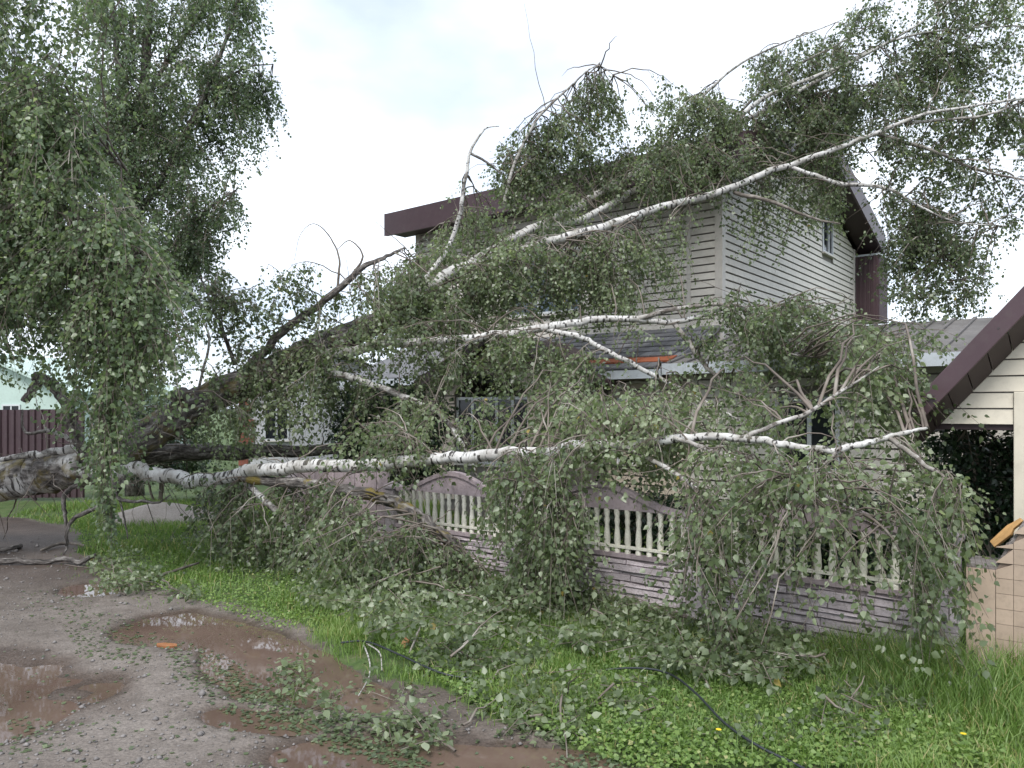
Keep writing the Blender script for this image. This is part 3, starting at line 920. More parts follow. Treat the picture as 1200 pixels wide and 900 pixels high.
# ------------------------------------------------------------------ concrete fence
fence = empty('concrete_fence', FENCE0, ROT, 'precast concrete fence with mauve stone panels, cream balusters and arched tops', 'fence')
POSTS = [0.30, -1.71, -3.71, -5.71, -7.71]
post_m = MB()
post_m.prism([(-0.075, -0.07), (0.075, -0.07), (0.075, 0.07), (-0.075, 0.07)], -0.2, 0.93, 'z')
post_m.prism([(-0.095, -0.09), (0.095, -0.09), (0.095, 0.09), (-0.095, 0.09)], 0.93, 0.97, 'z')
post_m.add([(-0.085, -0.08, 0.97), (0.085, -0.08, 0.97), (0.085, 0.08, 0.97), (-0.085, 0.08, 0.97), (0, 0, 1.03)], [(0, 1, 4), (1, 2, 4), (2, 3, 4), (3, 0, 4)])
p0 = post_m.build('post', 'mauve_grey', fence, bevel=0.008)
p0.location = (POSTS[0], 0, 0)
for xp in POSTS[1:]:
    inst(p0, (xp, 0, 0), fence)
# stone cladding blocks on the near end post
rs = random.Random(4)
zz = 0.0
while zz < 0.9:
    h = rs.uniform(0.07, 0.12); wdt = rs.uniform(0.05, 0.1); y0 = -0.085 - rs.uniform(0, 0.015)
    MB().box(-0.078, -0.078 + wdt, y0, -0.068, zz, zz + h - 0.008).build('stone', 'mauve_grey', p0)
    MB().box(-0.078 + wdt + 0.008, 0.078, y0 + rs.uniform(-0.006, 0.01), -0.068, zz, zz + h - 0.008).build('stone', 'mauve_grey', p0)
    zz += h
# baluster profile
bal_m = MB()
prof = [(0.0, 0.030), (0.03, 0.030), (0.045, 0.021), (0.11, 0.033), (0.17, 0.030), (0.26, 0.021), (0.31, 0.029), (0.34, 0.022), (0.385, 0.030), (0.42, 0.030)]
sg = 8
vs = []; fs = []
for i, (z, r_) in enumerate(prof):
    for k in range(sg):
        a = 2 * math.pi * k / sg
        vs.append((r_ * math.cos(a), r_ * math.sin(a), z))
    if i:
        for k in range(sg):
            fs.append(((i - 1) * sg + k, (i - 1) * sg + (k + 1) % sg, i * sg + (k + 1) % sg, i * sg + k))
bal_m.add(vs, fs)
bproto = None
ZT = 0.93
for pi_ in range(4):
    xr, xl = POSTS[pi_] - 0.075, POSTS[pi_ + 1] + 0.075
    xc, hw = (xr + xl) / 2, (xr - xl) / 2
    base = MB().box(xl, xr, -0.02, 0.025, -0.1, 0.47).build('base_panel', 'joint', fence)
    # ragged layered stones
    rs = random.Random(20 + pi_)
    z = 0.0
    while z < 0.44:
        h = min(rs.uniform(0.03, 0.08), 0.455 - z)
        x = xl + 0.01
        while x < xr - 0.03:
            wd = min(rs.uniform(0.22, 0.75), xr - 0.01 - x)
            if wd < 0.05: break
            t0, t1 = 0, rs.uniform(-0.02, 0.006)
            o0, o1 = rs.uniform(0.006, 0.034), rs.uniform(0.006, 0.034)
            m = MB()
            e = 0.0025
            xm = x + wd * rs.uniform(0.35, 0.65); tm = rs.uniform(-0.018, 0.006)
            m.add([(x + e, -0.02, z), (xm, -0.02, z + tm * 0.4), (x + wd - e, -0.02, z), (x + e, -0.02, z + h - e), (xm, -0.02, z + h - e + tm), (x + wd - e, -0.02, z + h - e + t1),
                   (x + e * 2, -0.02 - o0, z + 0.008), (xm, -0.02 - (o0 + o1) / 2 - 0.006, z + 0.006), (x + wd - 2 * e, -0.02 - o1, z + 0.008),
                   (x + e * 2, -0.02 - o0 * 0.8, z + h - 2 * e), (xm, -0.02 - o1 * 0.8, z + h - 2 * e + tm), (x + wd - 2 * e, -0.02 - o1 * 0.8, z + h - 2 * e + t1)],
                  [(6, 7, 10, 9), (7, 8, 11, 10), (0, 1, 7, 6), (1, 2, 8, 7), (3, 9, 10, 4), (4, 10, 11, 5), (0, 6, 9, 3), (2, 5, 11, 8)])
            m.build('stone', 'mauve_grey', base)
            x += wd
        z += h
    cap = MB().box(xl, xr, -0.035, 0.035, 0.472, 0.512).build('bottom_rail', 'mauve', fence)
    if pi_ < 3:
        panel = MB()
        n = 28
        top = lambda s: ZT + 0.02 + 0.225 * (0.5 + 0.5 * math.cos(math.pi * s)) ** 1.15
        pts = [(xc + hw * (-1 + 2 * i / n), top(-1 + 2 * i / n)) for i in range(n + 1)]
        for (xa, za), (xb, zb) in zip(pts[:-1], pts[1:]):
            panel.prism([(xa, ZT), (xb, ZT), (xb, zb), (xa, za)], -0.022, 0.022, 'y')
        pan = panel.build('arched_top', 'mauve', fence)
        lip = MB()
        for (xa, za), (xb, zb) in zip(pts[:-1], pts[1:]):
            lip.prism([(xa, za - 0.035), (xb, zb - 0.035), (xb, zb + 0.014), (xa, za + 0.014)], -0.042, 0.042, 'y')
        lip.build('moulding', 'mauve', pan)
        MB().box(xl, xr, -0.028, 0.028, 0.56, 0.582).build('cross_rail', 'cream', pan)
        nb = 16
        for i in range(nb):
            xx = xl + (i + 0.5) * (xr - xl) / nb
            if bproto is None:
                bproto = bal_m.build('baluster', 'cream', pan, smooth=True); bproto.location = (xx, 0, 0.512)
            else:
                inst(bproto, (xx, 0, 0.512), pan, (random.uniform(-.012, .012), random.uniform(-.012, .012), random.uniform(0, 1)))
    else:
        for i in range(9):
            x0 = xl + i * (xr - xl) / 9
            MB().box(x0 + 0.004, x0 + (xr - xl) / 9 - 0.004, -0.02 - 0.006 * (i % 2), 0.015, 0.514, 1.12 + random.uniform(-.01, .01)).build('gate_board', 'mauve', fence)

# ------------------------------------------------------------------ tiled gate wall
tw = empty('tiled_gate_wall', floc(0.95, 0, 0), ROT, 'low buff tiled wall with sloping cement top beside the fence end', 'wall')
def wx(x): return x - 0.95
slope_top = lambda x: 0.757 if x <= 0.605 else min(1.13, 0.757 + (x - 0.605) * 1.95)
core = MB()
core.prism([(wx(0.42), -0.1), (wx(1.6), -0.1), (wx(1.6), 1.13), (wx(0.797), 1.13), (wx(0.605), 0.757), (wx(0.42), 0.757)], -0.07, 0.30, 'y')
core.build('wall_core', 'grout', tw)
cop = MB()
cop.prism([(wx(0.42), 0.758), (wx(0.605), 0.758), (wx(0.795), 1.131), (wx(1.6), 1.131), (wx(1.6), 1.155), (wx(0.785), 1.155), (wx(0.597), 0.783), (wx(0.42), 0.785)], -0.06, 0.31, 'y')
co = cop.build('cement_coping', 'cement', tw)
MB().prism([(wx(0.423), -0.05), (wx(0.603), -0.05), (wx(0.603), 0.357), (wx(0.423), 0.357)], -0.085, -0.07, 'y').build('tile', 'tile', tw)
MB().prism([(wx(0.423), 0.362), (wx(0.603), 0.362), (wx(0.603), 0.757), (wx(0.423), 0.757)], -0.085, -0.07, 'y').build('tile', 'tile', tw)
x = 0.607
while x < 1.58:
    z = -0.05
    while z < slope_top(x + 0.10) - 0.01:
        zl, zr = min(z + 0.105, slope_top(x)), min(z + 0.105, slope_top(x + 0.1))
        if zl > z + 0.004 or zr > z + 0.02:
            MB().prism([(wx(x), z), (wx(x + 0.104), z), (wx(x + 0.104), zr), (wx(x), max(zl, z + 0.002))], -0.085 + random.uniform(-.0015, .0015), -0.07, 'y').build('tile', 'tile', tw)
        z += 0.108
    x += 0.107
# rough stones set in the cement on top
rs = random.Random(9)
for i in range(9):
    f = rs.uniform(0.1, 0.9); xx = 0.605 + 0.19 * f; zz = 0.783 + 0.37 * f
    s = rs.uniform(0.02, 0.045)
    b = MB(); vv = []
    for k in range(6):
        a = k * math.pi / 3; vv.append((s * math.cos(a) * rs.uniform(.7, 1.2), s * math.sin(a) * rs.uniform(.7, 1.2), 0))
    vv += [(p[0] * 0.6, p[1] * 0.6, s * rs.uniform(0.5, 0.9)) for p in vv]
    b.add(vv, [tuple(range(5, -1, -1)), tuple(range(6, 12))] + [(k, (k + 1) % 6, (k + 1) % 6 + 6, k + 6) for k in range(6)])
    o = b.build('mortar_lump', 'cement', co); o.location = (wx(xx), rs.uniform(-0.02, 0.27), zz - 0.01); o.rotation_euler = (0, -1.1, rs.uniform(0, 3))
# orange board lying on the slope
ob = MB()
ob.prism([(-0.15, -0.035), (0.02, -0.05), (0.07, -0.025), (0.17, -0.03), (0.175, 0.012), (0.10, 0.03), (0.06, 0.045), (-0.14, 0.04)], -0.014, 0.014, 'z')
o = ob.build('broken_board', 'orange_wood', None, bevel=0.004)
tag(o, 'broken orange-brown plank propped on the sloping top of tiled wall', 'plank')
q = floc(0.64, 0.19, 0.99)
o.location = tuple(q); o.rotation_euler = (0.9, -0.85, ROT + 0.15); o.scale = (0.85, 0.75, 1)

# ------------------------------------------------------------------ gate canopy
can = empty('gate_canopy', floc(1.9, 1.3, 0), ROT, 'steep brown roofed canopy with cream siding gable and pale post', 'canopy')
cx = lambda x: x - 1.9
TZ = lambda x: 1.90 + (x + 0.168) * 1.156                # top line of the rake
XR = 1.9; ZRI = TZ(XR)
def rake_poly(th, x0=-0.168):
    return [(cx(x0), TZ(x0) - th), (cx(x0), TZ(x0)), (0, ZRI), (0, ZRI - th)]
rp = MB()
rp.prism(rake_poly(0.07), -0.38, 2.6, 'y'); rp.prism([(-a, b) for a, b in rake_poly(0.07)], -0.38, 2.6, 'y')
croof = rp.build('canopy_roof', 'brown_metal', can)
for sgn in (1, -1):
    fb = MB(); fb.prism([(sgn * a, b) for a, b in rake_poly(0.235, -0.15)], -0.415, -0.383, 'y')
    fo = fb.build('rake_board', 'brown_metal', croof, bevel=0.006)
    for xb in (0.05, 0.52, 1.0, 1.5):
        MB().prism([(sgn * cx(xb) + 0.008 * math.cos(a), TZ(xb) - 0.13 + 0.008 * math.sin(a)) for a in [k * math.pi / 4 for k in range(8)]], -0.421, -0.4152, 'y').build('screw', 'steel', fo)
    ef = MB(); xe = sgn * (cx(-0.19))
    ef.box(min(xe, xe + sgn * 0.03), max(xe, xe + sgn * 0.03), -0.41, 2.6, 1.68, 1.9); ef.build('eave_board', 'brown_metal', croof)
# soffit boards along the rake
x = -0.13
while x < XR - 0.05:
    x1 = x + 0.135
    sb = MB()
    za, zb, zc, zd = TZ(x) - .232, TZ(x1) - .232, TZ(x1) - .372, TZ(x) - .372
    sb.add([(cx(x), -.375, za), (cx(x1), -.375, zb), (cx(x1), -.045, zc), (cx(x), -.045, zd), (cx(x), -.375, za + .03), (cx(x1), -.375, zb + .03), (cx(x1), -.045, zc + .03), (cx(x), -.045, zd + .03)],
           [(0, 1, 2, 3), (4, 5, 6, 7), (0, 1, 5, 4), (1, 2, 6, 5), (2, 3, 7, 6), (3, 0, 4, 7)])
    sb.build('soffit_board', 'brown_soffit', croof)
    x += 0.143
GB = 1.775
gx0 = lambda z: cx(-0.168 + (z + 0.20 - 1.90) / 1.156)
gab = MB()
gab.prism([(gx0(GB + 0.03), GB + 0.03), (-gx0(GB + 0.03), GB + 0.03), (0, ZRI - 0.26)], 0.005, 0.06, 'y')
gw = gab.build('gable_wall', 'siding_back', can)
siding(gw, 'cream_siding', lambda a, o_, z: (a, -o_ + 0.005, z), GB, ZRI - 0.4, lambda z: (gx0(z), -gx0(z)), holes=[(cx(0.585), cx(0.745), 0, GB + 0.27)], pitch=0.140, board=0.128, out=0.026)
MB().box(gx0(GB) + 0.02, -gx0(GB) - 0.02, -0.0, 0.09, GB - 0.05, GB + 0.028).build('lintel', 'brown_soffit', can)
for xx in (0.59, 3.0):
    MB().box(cx(xx), cx(xx) + 0.15, -0.05, 0.10, 0, GB + 0.276).build('post', 'trim' if xx > 1 else 'cream_siding', can, bevel=0.006)
    MB().box(cx(xx), cx(xx) + 0.12, 2.3, 2.42, 0, GB + 0.4).build('post', 'cream_siding', can, bevel=0.006)

# ------------------------------------------------------------------ background: brown fence, two neighbouring buildings, sand
bf = empty('metal_fence', (-11.2, 16.0, 0), 0.0, 'brown corrugated metal fence beyond the fallen trunk', 'fence')
sheet = MB()
w_ = 1.15; n = 8
for i in range(n):
    x0 = i * w_ / n; c = w_ / n
    sheet.add([(x0, 0, 0.06), (x0 + c * .35, 0, 0.06), (x0 + c * .5, -0.035, 0.06), (x0 + c * .85, -0.035, 0.06), (x0 + c, 0, 0.06),
               (x0, 0, 1.9), (x0 + c * .35, 0, 1.9), (x0 + c * .5, -0.035, 1.9), (x0 + c * .85, -0.035, 1.9), (x0 + c, 0, 1.9)],
              [(k, k + 1, k + 6, k + 5) for k in range(4)])
s0 = sheet.build('metal_sheet', 'brown_metal', bf)
sol = s0.modifiers.new('thick', 'SOLIDIFY'); sol.thickness = 0.006
s0.location = (-3.45, 0, 0)
for i in range(1, 5):
    inst(s0, (-3.45 + i * 1.15, random.uniform(-.006, .006), random.uniform(-.015, .015)), bf)
for i in range(3):
    MB().box(-3.4 + i * 2.3, -3.34 + i * 2.3, 0.02, 0.08, 0, 1.85).build('fence_post', 'brown_metal', bf)

def small_house(name, loc, w, d, hw, hr, wall, roofm, label, rz=0.0, quoin=None):
    e = empty(name, loc, rz, label, 'house')
    m = MB(); m.prism([(-w / 2, 0), (w / 2, 0), (w / 2, hw), (0, hr), (-w / 2, hw)], 0, d, 'y'); wl_ = m.build('wall', wall, e)
    m = MB()
    m.prism([(-w / 2 - .35, hw - .2), (0, hr + .04), (w / 2 + .35, hw - .2), (w / 2 + .35, hw - .08), (0, hr + .16), (-w / 2 - .35, hw - .08)], -0.35, d + 0.3, 'y'); m.build('roof', roofm, e)
    f = lambda a, o_, z: (a, -o_, z)
    for a in (-w * .28, w * .18):
        window(e, f, a - 0.4, a + 0.4, 0.9, 2.1, mull=(a,))
    if quoin:
        z = 0.1; i = 0
        while z < hw - 0.1:
            for s_ in (-1, 1):
                ww = 0.5 if i % 2 else 0.3
                MB().box(min(s_ * w / 2, s_ * (w / 2 - ww)), max(s_ * w / 2, s_ * (w / 2 - ww)), -0.04, -0.003, z, z + 0.23).build('corner_brick', quoin, wl_)
            z += 0.25; i += 1
    return e
small_house('neighbour_house', px(380, 480, 25) * np.array([1, 1, 0]), 5.4, 7, 2.7, 3.9, 'white_wall', 'grey_roof', 'low whitewashed outbuilding with red brick corners behind the fallen birch', 0.1, 'red_brick')
small_house('neighbour_house', px(-20, 480, 30) * np.array([1, 1, 0]), 7.0, 8, 2.7, 4.0, 'mint', 'mint', 'pale mint green house above the brown metal fence', -0.15)

sand = MB()
c = gp(190, 612)
rs = random.Random(3); nr, na = 9, 28; vs = [(c[0], c[1], 0.34)]; fs = []
for i in range(1, nr + 1):
    for k in range(na):
        a = 2 * math.pi * k / na; f = i / nr
        rr = (1 + 0.18 * math.sin(a * 2 + 1) + 0.1 * math.sin(a * 5))
        vs.append((c[0] + 1.0 * rr * f * math.cos(a), c[1] + 0.7 * rr * f * math.sin(a), 0.34 * (1 - f ** 1.4) + rs.uniform(-.012, .012) - (0.05 if i == nr else 0)))
for k in range(na):
    fs.append((0, 1 + k, 1 + (k + 1) % na))
for i in range(nr - 1):
    for k in range(na):
        fs.append((1 + i * na + k, 1 + (i + 1) * na + k, 1 + (i + 1) * na + (k + 1) % na, 1 + i * na + (k + 1) % na))
sand.add(vs, fs)
tag(sand.build('sand_heap', 'sand', smooth=True), 'low heap of pale sand on the grass behind the trunk', 'sand heap')

# ------------------------------------------------------------------ the fallen birch
fallen = empty('fallen_birch', px(-400, 480, 11.2) * np.array([1, 1, 0]), 0, 'huge uprooted birch fallen across the fence onto the house roof', 'tree')
FB = Vector(fallen.location)
LIMBS = {}
def limb(key, pts, name='branch', **kw):
    P = [(*(px(u, v, Y) - np.array(FB)), r) for u, v, Y, r in pts]
    o, path, rad = branch(name, P, fallen, **kw)
    LIMBS[key] = path + np.array(FB)
    return o
limb('trunk', [(-400, 640, 11.2, 0.352), (-330, 622, 11.1, 0.3256), (-200, 598, 10.9, 0.308), (0, 562, 10.6, 0.286), (60, 553, 10.5, 0.2772), (110, 543, 10.4, 0.264), (160, 517, 10.5, 0.2376), (220, 482, 10.7, 0.2244), (300, 443, 11, 0.2156), (380, 406, 11.3, 0.2024), (450, 372, 11.6, 0.1672), (520, 328, 12, 0.132), (560, 312, 12.2, 0.1056)],
     'trunk', segs=20, dark=[.5, .5, .5, .5, .5, .55, .95, 1, 1, .95, .75, .3, .15], moss=0.5, per=9, rough=0.035)
limb('A', [(490, 345, 11.72, 0.0952), (540, 318, 11.92, 0.0816), (600, 298, 12.22, 0.0714), (680, 275, 12.1, 0.06664), (760, 248, 12.4, 0.06256), (850, 222, 12.6, 0.0544), (900, 203, 12.6, 0.04896), (960, 182, 12.6, 0.0408), (1030, 155, 12.4, 0.03264), (1100, 130, 12.2, 0.02448), (1200, 115, 11.9, 0.01632), (1270, 105, 11.8, 0.00816)], dark=0.1, segs=12)
limb('A2', [(925, 195, 12.65, 0.032), (985, 215, 12.45, 0.0336), (1035, 218, 12.35, 0.028), (1075, 240, 12.25, 0.02), (1120, 260, 12.15, 0.012), (1180, 265, 12.05, 0.0064)], dark=0.3)
limb('A3', [(1030, 158, 12.45, .03), (1090, 175, 12.35, .025), (1150, 200, 12.25, .02), (1230, 215, 12.05, .012)], dark=0.4, twig=0.5)
limb('A4', [(860, 225, 12.65, .035), (900, 235, 12.45, .03), (950, 255, 12.25, .02), (985, 262, 12.15, .012)], dark=0.5, twig=0.7)
limb('A5', [(1060, 145, 12.35, .028), (1110, 140, 12.25, .022), (1160, 135, 12.05, .018), (1215, 110, 11.95, .01)], dark=.4, twig=0.4)
limb('A6', [(1075, 240, 12.8, .018), (1090, 275, 12.7, .015), (1120, 320, 12.6, .012), (1150, 335, 12.5, .006)], dark=.4, twig=0.9)
limb('B1', [(540, 318, 12.01, 0.0792), (620, 272, 12.7, 0.072), (690, 235, 13.4, 0.0684), (760, 195, 13.7, 0.06336), (830, 163, 13.7, 0.0504), (900, 112, 13.5, 0.036), (1000, 72, 13.2, 0.02592), (1090, 20, 12.9, 0.0144), (1130, -20, 12.7, 0.0072)], dark=0.12, segs=12)
limb('B2', [(640, 268, 12.8, 0.0629), (700, 248, 13.3, 0.0592), (755, 217, 13.8, 0.05772), (810, 188, 13.9, 0.04884), (880, 138, 13.7, 0.0407), (960, 95, 13.5, 0.0333), (1035, 52, 13.3, 0.0222), (1110, 35, 13.1, 0.0148), (1210, 30, 12.9, 0.0074)], dark=0.1, segs=12)
limb('B3', [(770, 190, 14, 0.024), (810, 130, 13.7, 0.0224), (860, 80, 13.6, 0.0192), (915, 52, 13.5, 0.0144), (965, 32, 13.4, 0.0096), (985, 24, 13.3, 0.0048)], dark=.35, twig=0.3)
limb('B4', [(590, 240, 13, 0.02625), (607, 185, 13, 0.027), (634, 135, 13, 0.0225), (672, 97, 13, 0.015), (700, 77, 13, 0.009), (722, 90, 13, 0.0045)], dark=.35, twig=0.3)
limb('B5', [(880, 138, 14, .03), (930, 120, 13.8, .028), (975, 105, 13.7, .02), (1040, 95, 13.5, .012), (1120, 60, 13.4, .008)], dark=.3, twig=0.3)
limb('B6', [(850, 150, 14, .022), (905, 95, 13.8, .022), (985, 50, 13.5, .016), (1010, 35, 13.5, .01), (1035, 20, 13.5, .005)], dark=.3, twig=0.4)
limb('C1', [(350, 425, 11.2, 0.0952), (400, 412, 11.15, 0.0816), (450, 405, 11.1, 0.068), (530, 400, 11, 0.06256), (600, 390, 10.9, 0.0578), (660, 380, 10.8, 0.05304), (720, 374, 10.8, 0.0476), (790, 378, 10.8, 0.0374), (850, 362, 10.7, 0.02448), (900, 372, 10.6, 0.01768), (930, 395, 10.5, 0.01224), (985, 425, 10.3, 0.0068)], dark=0.12, segs=12)
limb('C2', [(630, 384, 10.85, 0.0385), (665, 390, 10.7, 0.0385), (700, 405, 10.6, 0.0364), (740, 425, 10.4, 0.0336), (790, 452, 10.2, 0.0294), (830, 472, 10, 0.021), (880, 500, 9.8, 0.0105)], dark=0.2)
limb('C3', [(740, 376, 10.8, .04), (800, 360, 10.7, .03), (850, 358, 10.6, .025), (880, 380, 10.4, .02), (920, 412, 10.2, .014), (960, 420, 10.1, .008)], dark=.5, twig=0.4)
limb('C4', [(790, 378, 10.8, .04), (815, 415, 10.5, .034), (845, 445, 10.3, .028), (880, 475, 10.1, .018)], dark=.6, twig=0.4)
limb('D', [(370, 432, 11.1, 0.06), (400, 441, 10.9, 0.054), (430, 449, 10.8, 0.048), (490, 471, 10.5, 0.04125), (520, 490, 10.3, 0.03375), (545, 525, 10, 0.0225), (560, 560, 9.8, 0.01125)], dark=0.3)
limb('F', [(70, 550, 10.4, 0.1371), (115, 552, 10.25, 0.1153), (160, 552, 10.15, 0.09848), (200, 557, 10, 0.09102), (240, 561, 9.8, 0.08602), (290, 553, 9.5, 0.08102), (350, 546, 9.2, 0.0779), (430, 544, 8.8, 0.07042), (520, 537, 8.3, 0.06232), (600, 531, 7.8, 0.06137), (680, 525, 7.4, 0.05198), (740, 520, 7.1, 0.04476), (800, 512, 6.8, 0.03754), (880, 516, 6.5, 0.03177), (950, 527, 6.3, 0.02888), (1000, 523, 6.2, 0.02599), (1050, 510, 6.2, 0.02022), (1085, 500, 6.3, 0.01155)], dark=0.22, dark_end=0.08, segs=14, per=8)
limb('F2', [(860, 516, 6.55, 0.0196), (905, 500, 6.5, 0.0196), (945, 485, 6.5, 0.0168), (985, 460, 6.5, 0.0126), (1030, 430, 6.5, 0.007)], dark=.3, twig=.3)
limb('F3', [(790, 513, 6.8, 0.0196), (840, 530, 6.5, 0.0196), (880, 545, 6.3, 0.0168), (915, 562, 6.1, 0.0126), (960, 590, 5.9, 0.007)], dark=.3, twig=.4)
limb('F4', [(730, 521, 7.1, 0.021), (800, 560, 6.6, 0.0196), (830, 585, 6.3, 0.014), (850, 610, 6.1, 0.007)], dark=.3, twig=.3)
limb('F5', [(985, 524, 6.2, 0.016), (960, 550, 6.0, 0.016), (935, 562, 5.9, 0.0144), (985, 590, 5.7, 0.0112), (1040, 615, 5.6, 0.0064)], dark=.5, twig=.5)
limb('F6', [(1040, 512, 6.2, .018), (1080, 540, 5.9, .018), (1110, 560, 5.7, .014), (1130, 580, 5.6, .007)], dark=.3, twig=.5)
limb('F7', [(600, 531, 7.8, .03), (640, 560, 7.4, .028), (660, 600, 7.1, .02), (672, 640, 6.9, .01)], dark=.4, twig=.5)
limb('H', [(270, 556, 9.6, 0.0595), (330, 566, 9.3, 0.06375), (400, 573, 8.9, 0.0697), (440, 582, 8.7, 0.07225), (480, 600, 8.4, 0.07225), (515, 625, 8.1, 0.068), (545, 655, 7.9, 0.0595), (560, 690, 7.8, 0.051)], dark=0.75, moss=0.9, segs=12)
limb('I', [(280, 560, 9.6, 0.04), (300, 578, 9.4, 0.04), (330, 610, 9.2, 0.036), (360, 650, 9.1, 0.032), (385, 672, 9.0, 0.024)], dark=0.3)
limb('J', [(100, 538, 10.7, 0.136), (180, 534, 11, 0.1275), (260, 533, 11.2, 0.1148), (330, 530, 11.4, 0.0935), (420, 525, 11.6, 0.068), (500, 515, 11.8, 0.0425)], dark=0.95, segs=12)
limb('G', [(276, 446, 11, .07), (330, 386, 11, .058), (380, 351, 11, .05), (420, 318, 11, .042), (450, 302, 11.1, .03), (475, 290, 11.2, .014)], dark=1.0)
limb('G2', [(480, 350, 11.8, 0.042), (525, 292, 12, 0.035), (540, 245, 12, 0.0322), (545, 210, 12, 0.0294), (551, 180, 12, 0.0238), (568, 152, 12, 0.014), (585, 148, 12, 0.007)], dark=.35)
limb('G3', [(552, 180, 12, .022), (570, 190, 12, .018), (588, 204, 12, .01)], dark=.6)
limb('G4', [(275, 428, 11, .03), (262, 390, 10.9, .026), (245, 350, 10.8, .016), (235, 325, 10.8, .008)], dark=1.0)
limb('G5', [(395, 340, 11, .02), (398, 305, 11, .014), (385, 275, 11, .009), (368, 262, 11, .006), (352, 275, 11, .004), (345, 305, 11, .003)], dark=.9, twig=1)
limb('G6', [(410, 325, 11, .018), (425, 300, 11, .014), (410, 282, 11, .008), (395, 292, 11, .004)], dark=.9, twig=1)
limb('K', [(105, 548, 10.3, .07), (88, 505, 10.1, .075), (78, 475, 9.9, .075), (62, 452, 9.8, .07), (46, 442, 9.7, .06), (40, 452, 9.65, .055), (30, 469, 9.6, .05)], dark=0.9)
limb('K2', [(90, 520, 10.2, .03), (60, 505, 10.0, .028), (35, 508, 9.9, .02), (27, 500, 9.9, .016), (26, 480, 9.9, .01)], dark=.7)
limb('K3', [(100, 525, 10.3, .06), (60, 530, 10.2, .05), (20, 536, 10.1, .04), (-20, 540, 10, .02)], dark=.5)
limb('M1', [(134, 560, 10.1, .03), (134, 576, 10.0, .028), (142, 586, 10, .024), (165, 588, 9.95, .02), (185, 588, 9.9, .015), (200, 580, 9.9, .008)], dark=1.0)
limb('M2', [(140, 583, 10, .016), (146, 605, 10, .012), (150, 632, 10, .008)], dark=1.0)
limb('M3', [(105, 560, 10.2, .03), (75, 580, 10.1, .03), (76, 605, 10.1, .024), (80, 640, 10.05, .018), (74, 650, 10.03, .012)], dark=1.0)
limb('M4', [(150, 552, 10.1, .04), (125, 588, 10.1, .035), (85, 612, 10.05, .025), (78, 640, 10.03, .016)], dark=1.0)
limb('S1', [(200, 490, 10.7, .09), (208, 470, 10.5, .09), (216, 460, 10.4, .085)], dark=1.0)
limb('W1', [(230, 465, 10.7, .02), (245, 400, 10.3, .016), (240, 380, 10.2, .01)], dark=0.1, twig=.3)

def lim(*ks):
    return np.vstack([LIMBS[k] for k in ks])
F = Foliage()
up = lim('B1', 'B2', 'B3', 'B4', 'B5', 'B6')
rt = lim('A', 'A2', 'A3', 'A4', 'A5', 'A6')
def pick(a, u0, u1):
    u, v = project(a); m = (u > u0) & (u < u1)
    return a[m] if m.sum() > 14 else a
F.region([(575, 165), (610, 150), (650, 138), (690, 85), (715, 95), (745, 130), (790, 180), (720, 215), (650, 235), (590, 225)], 13.0, 14.3, 0.95, pick(up, 560, 820), leaf=.055, tint=.35)
F.region([(745, 125), (775, 105), (815, 82), (845, 105), (900, 160), (870, 190), (780, 190)], 13.2, 14.3, 0.9, pick(up, 700, 920), leaf=.055, tint=.35)
F.region([(870, 70), (960, 30), (1010, 80), (1000, 140), (1000, 225), (930, 228), (880, 205), (880, 130)], 13.4, 14.5, 1.2, up, leaf=.055, tint=.3)
F.region([(980, 60), (1060, 20), (1140, 0), (1200, 0), (1230, 60), (1120, 130), (1040, 150), (1000, 140)], 12.6, 13.8, 0.65, up, leaf=.055, tint=.3)
F.region([(960, 40), (1000, 0), (1060, -30), (1220, -60), (1220, 0), (1100, 20), (1020, 60)], 12.6, 13.6, 0.35, up, leaf=.055, tint=.3)
F.region([(1000, 160), (1100, 120), (1220, 130), (1220, 260), (1160, 290), (1120, 320), (1060, 300), (1005, 250)], 12.2, 13.3, 0.52, rt, leaf=.055, tint=.3, tl=(.2, .55))
F.region([(1010, 260), (1160, 250), (1160, 350), (1120, 385), (1050, 370)], 12.2, 13.2, 0.65, rt, leaf=.055, tint=.3)
F.region([(855, 225), (990, 212), (985, 260), (900, 290), (870, 262)], 12.9, 13.5, 0.55, rt, leaf=.055, tint=.4)
F.region([(470, 285), (560, 250), (660, 218), (700, 235), (640, 275), (560, 308), (500, 330), (430, 345)], 12.0, 13.4, 1.0, lim('B1', 'G2', 'trunk', 'A', 'B2'), leaf=.055, tint=.5)
F.region([(590, 305), (700, 275), (790, 255), (805, 290), (800, 350), (740, 368), (600, 372), (520, 385), (540, 330)], 11.6, 12.9, 1.25, lim('A', 'C1'), leaf=.055, tint=.5, weep=0.8)
F.region([(400, 325), (500, 330), (560, 345), (580, 390), (480, 395), (420, 385)], 11.2, 12.1, 0.75, lim('trunk', 'G', 'C1'), leaf=.055, tint=.5)
F.region([(240, 310), (330, 300), (410, 328), (380, 395), (300, 420), (240, 400)], 10.6, 11.4, 0.42, lim('G', 'G4', 'trunk'), leaf=.055, tint=.35, tl=(.2, .5))
F.region([(345, 395), (470, 405), (540, 430), (520, 470), (440, 500), (330, 520), (290, 450)], 10.4, 11.4, 0.42, lim('trunk', 'D', 'C1'), leaf=.055, tint=.45)
F.region([(400, 400), (640, 395), (700, 420), (640, 440), (560, 430), (500, 450), (420, 430)], 10.3, 11.0, 0.45, lim('C1', 'C2', 'D'), leaf=.055, tint=.5)
F.region([(720, 380), (860, 355), (1000, 350), (1060, 385), (1070, 420), (1000, 430), (880, 415), (800, 400)], 9.9, 10.9, 0.85, lim('C1', 'C3', 'C4', 'C2'), leaf=.055, tint=.5, maxlen=2.6)
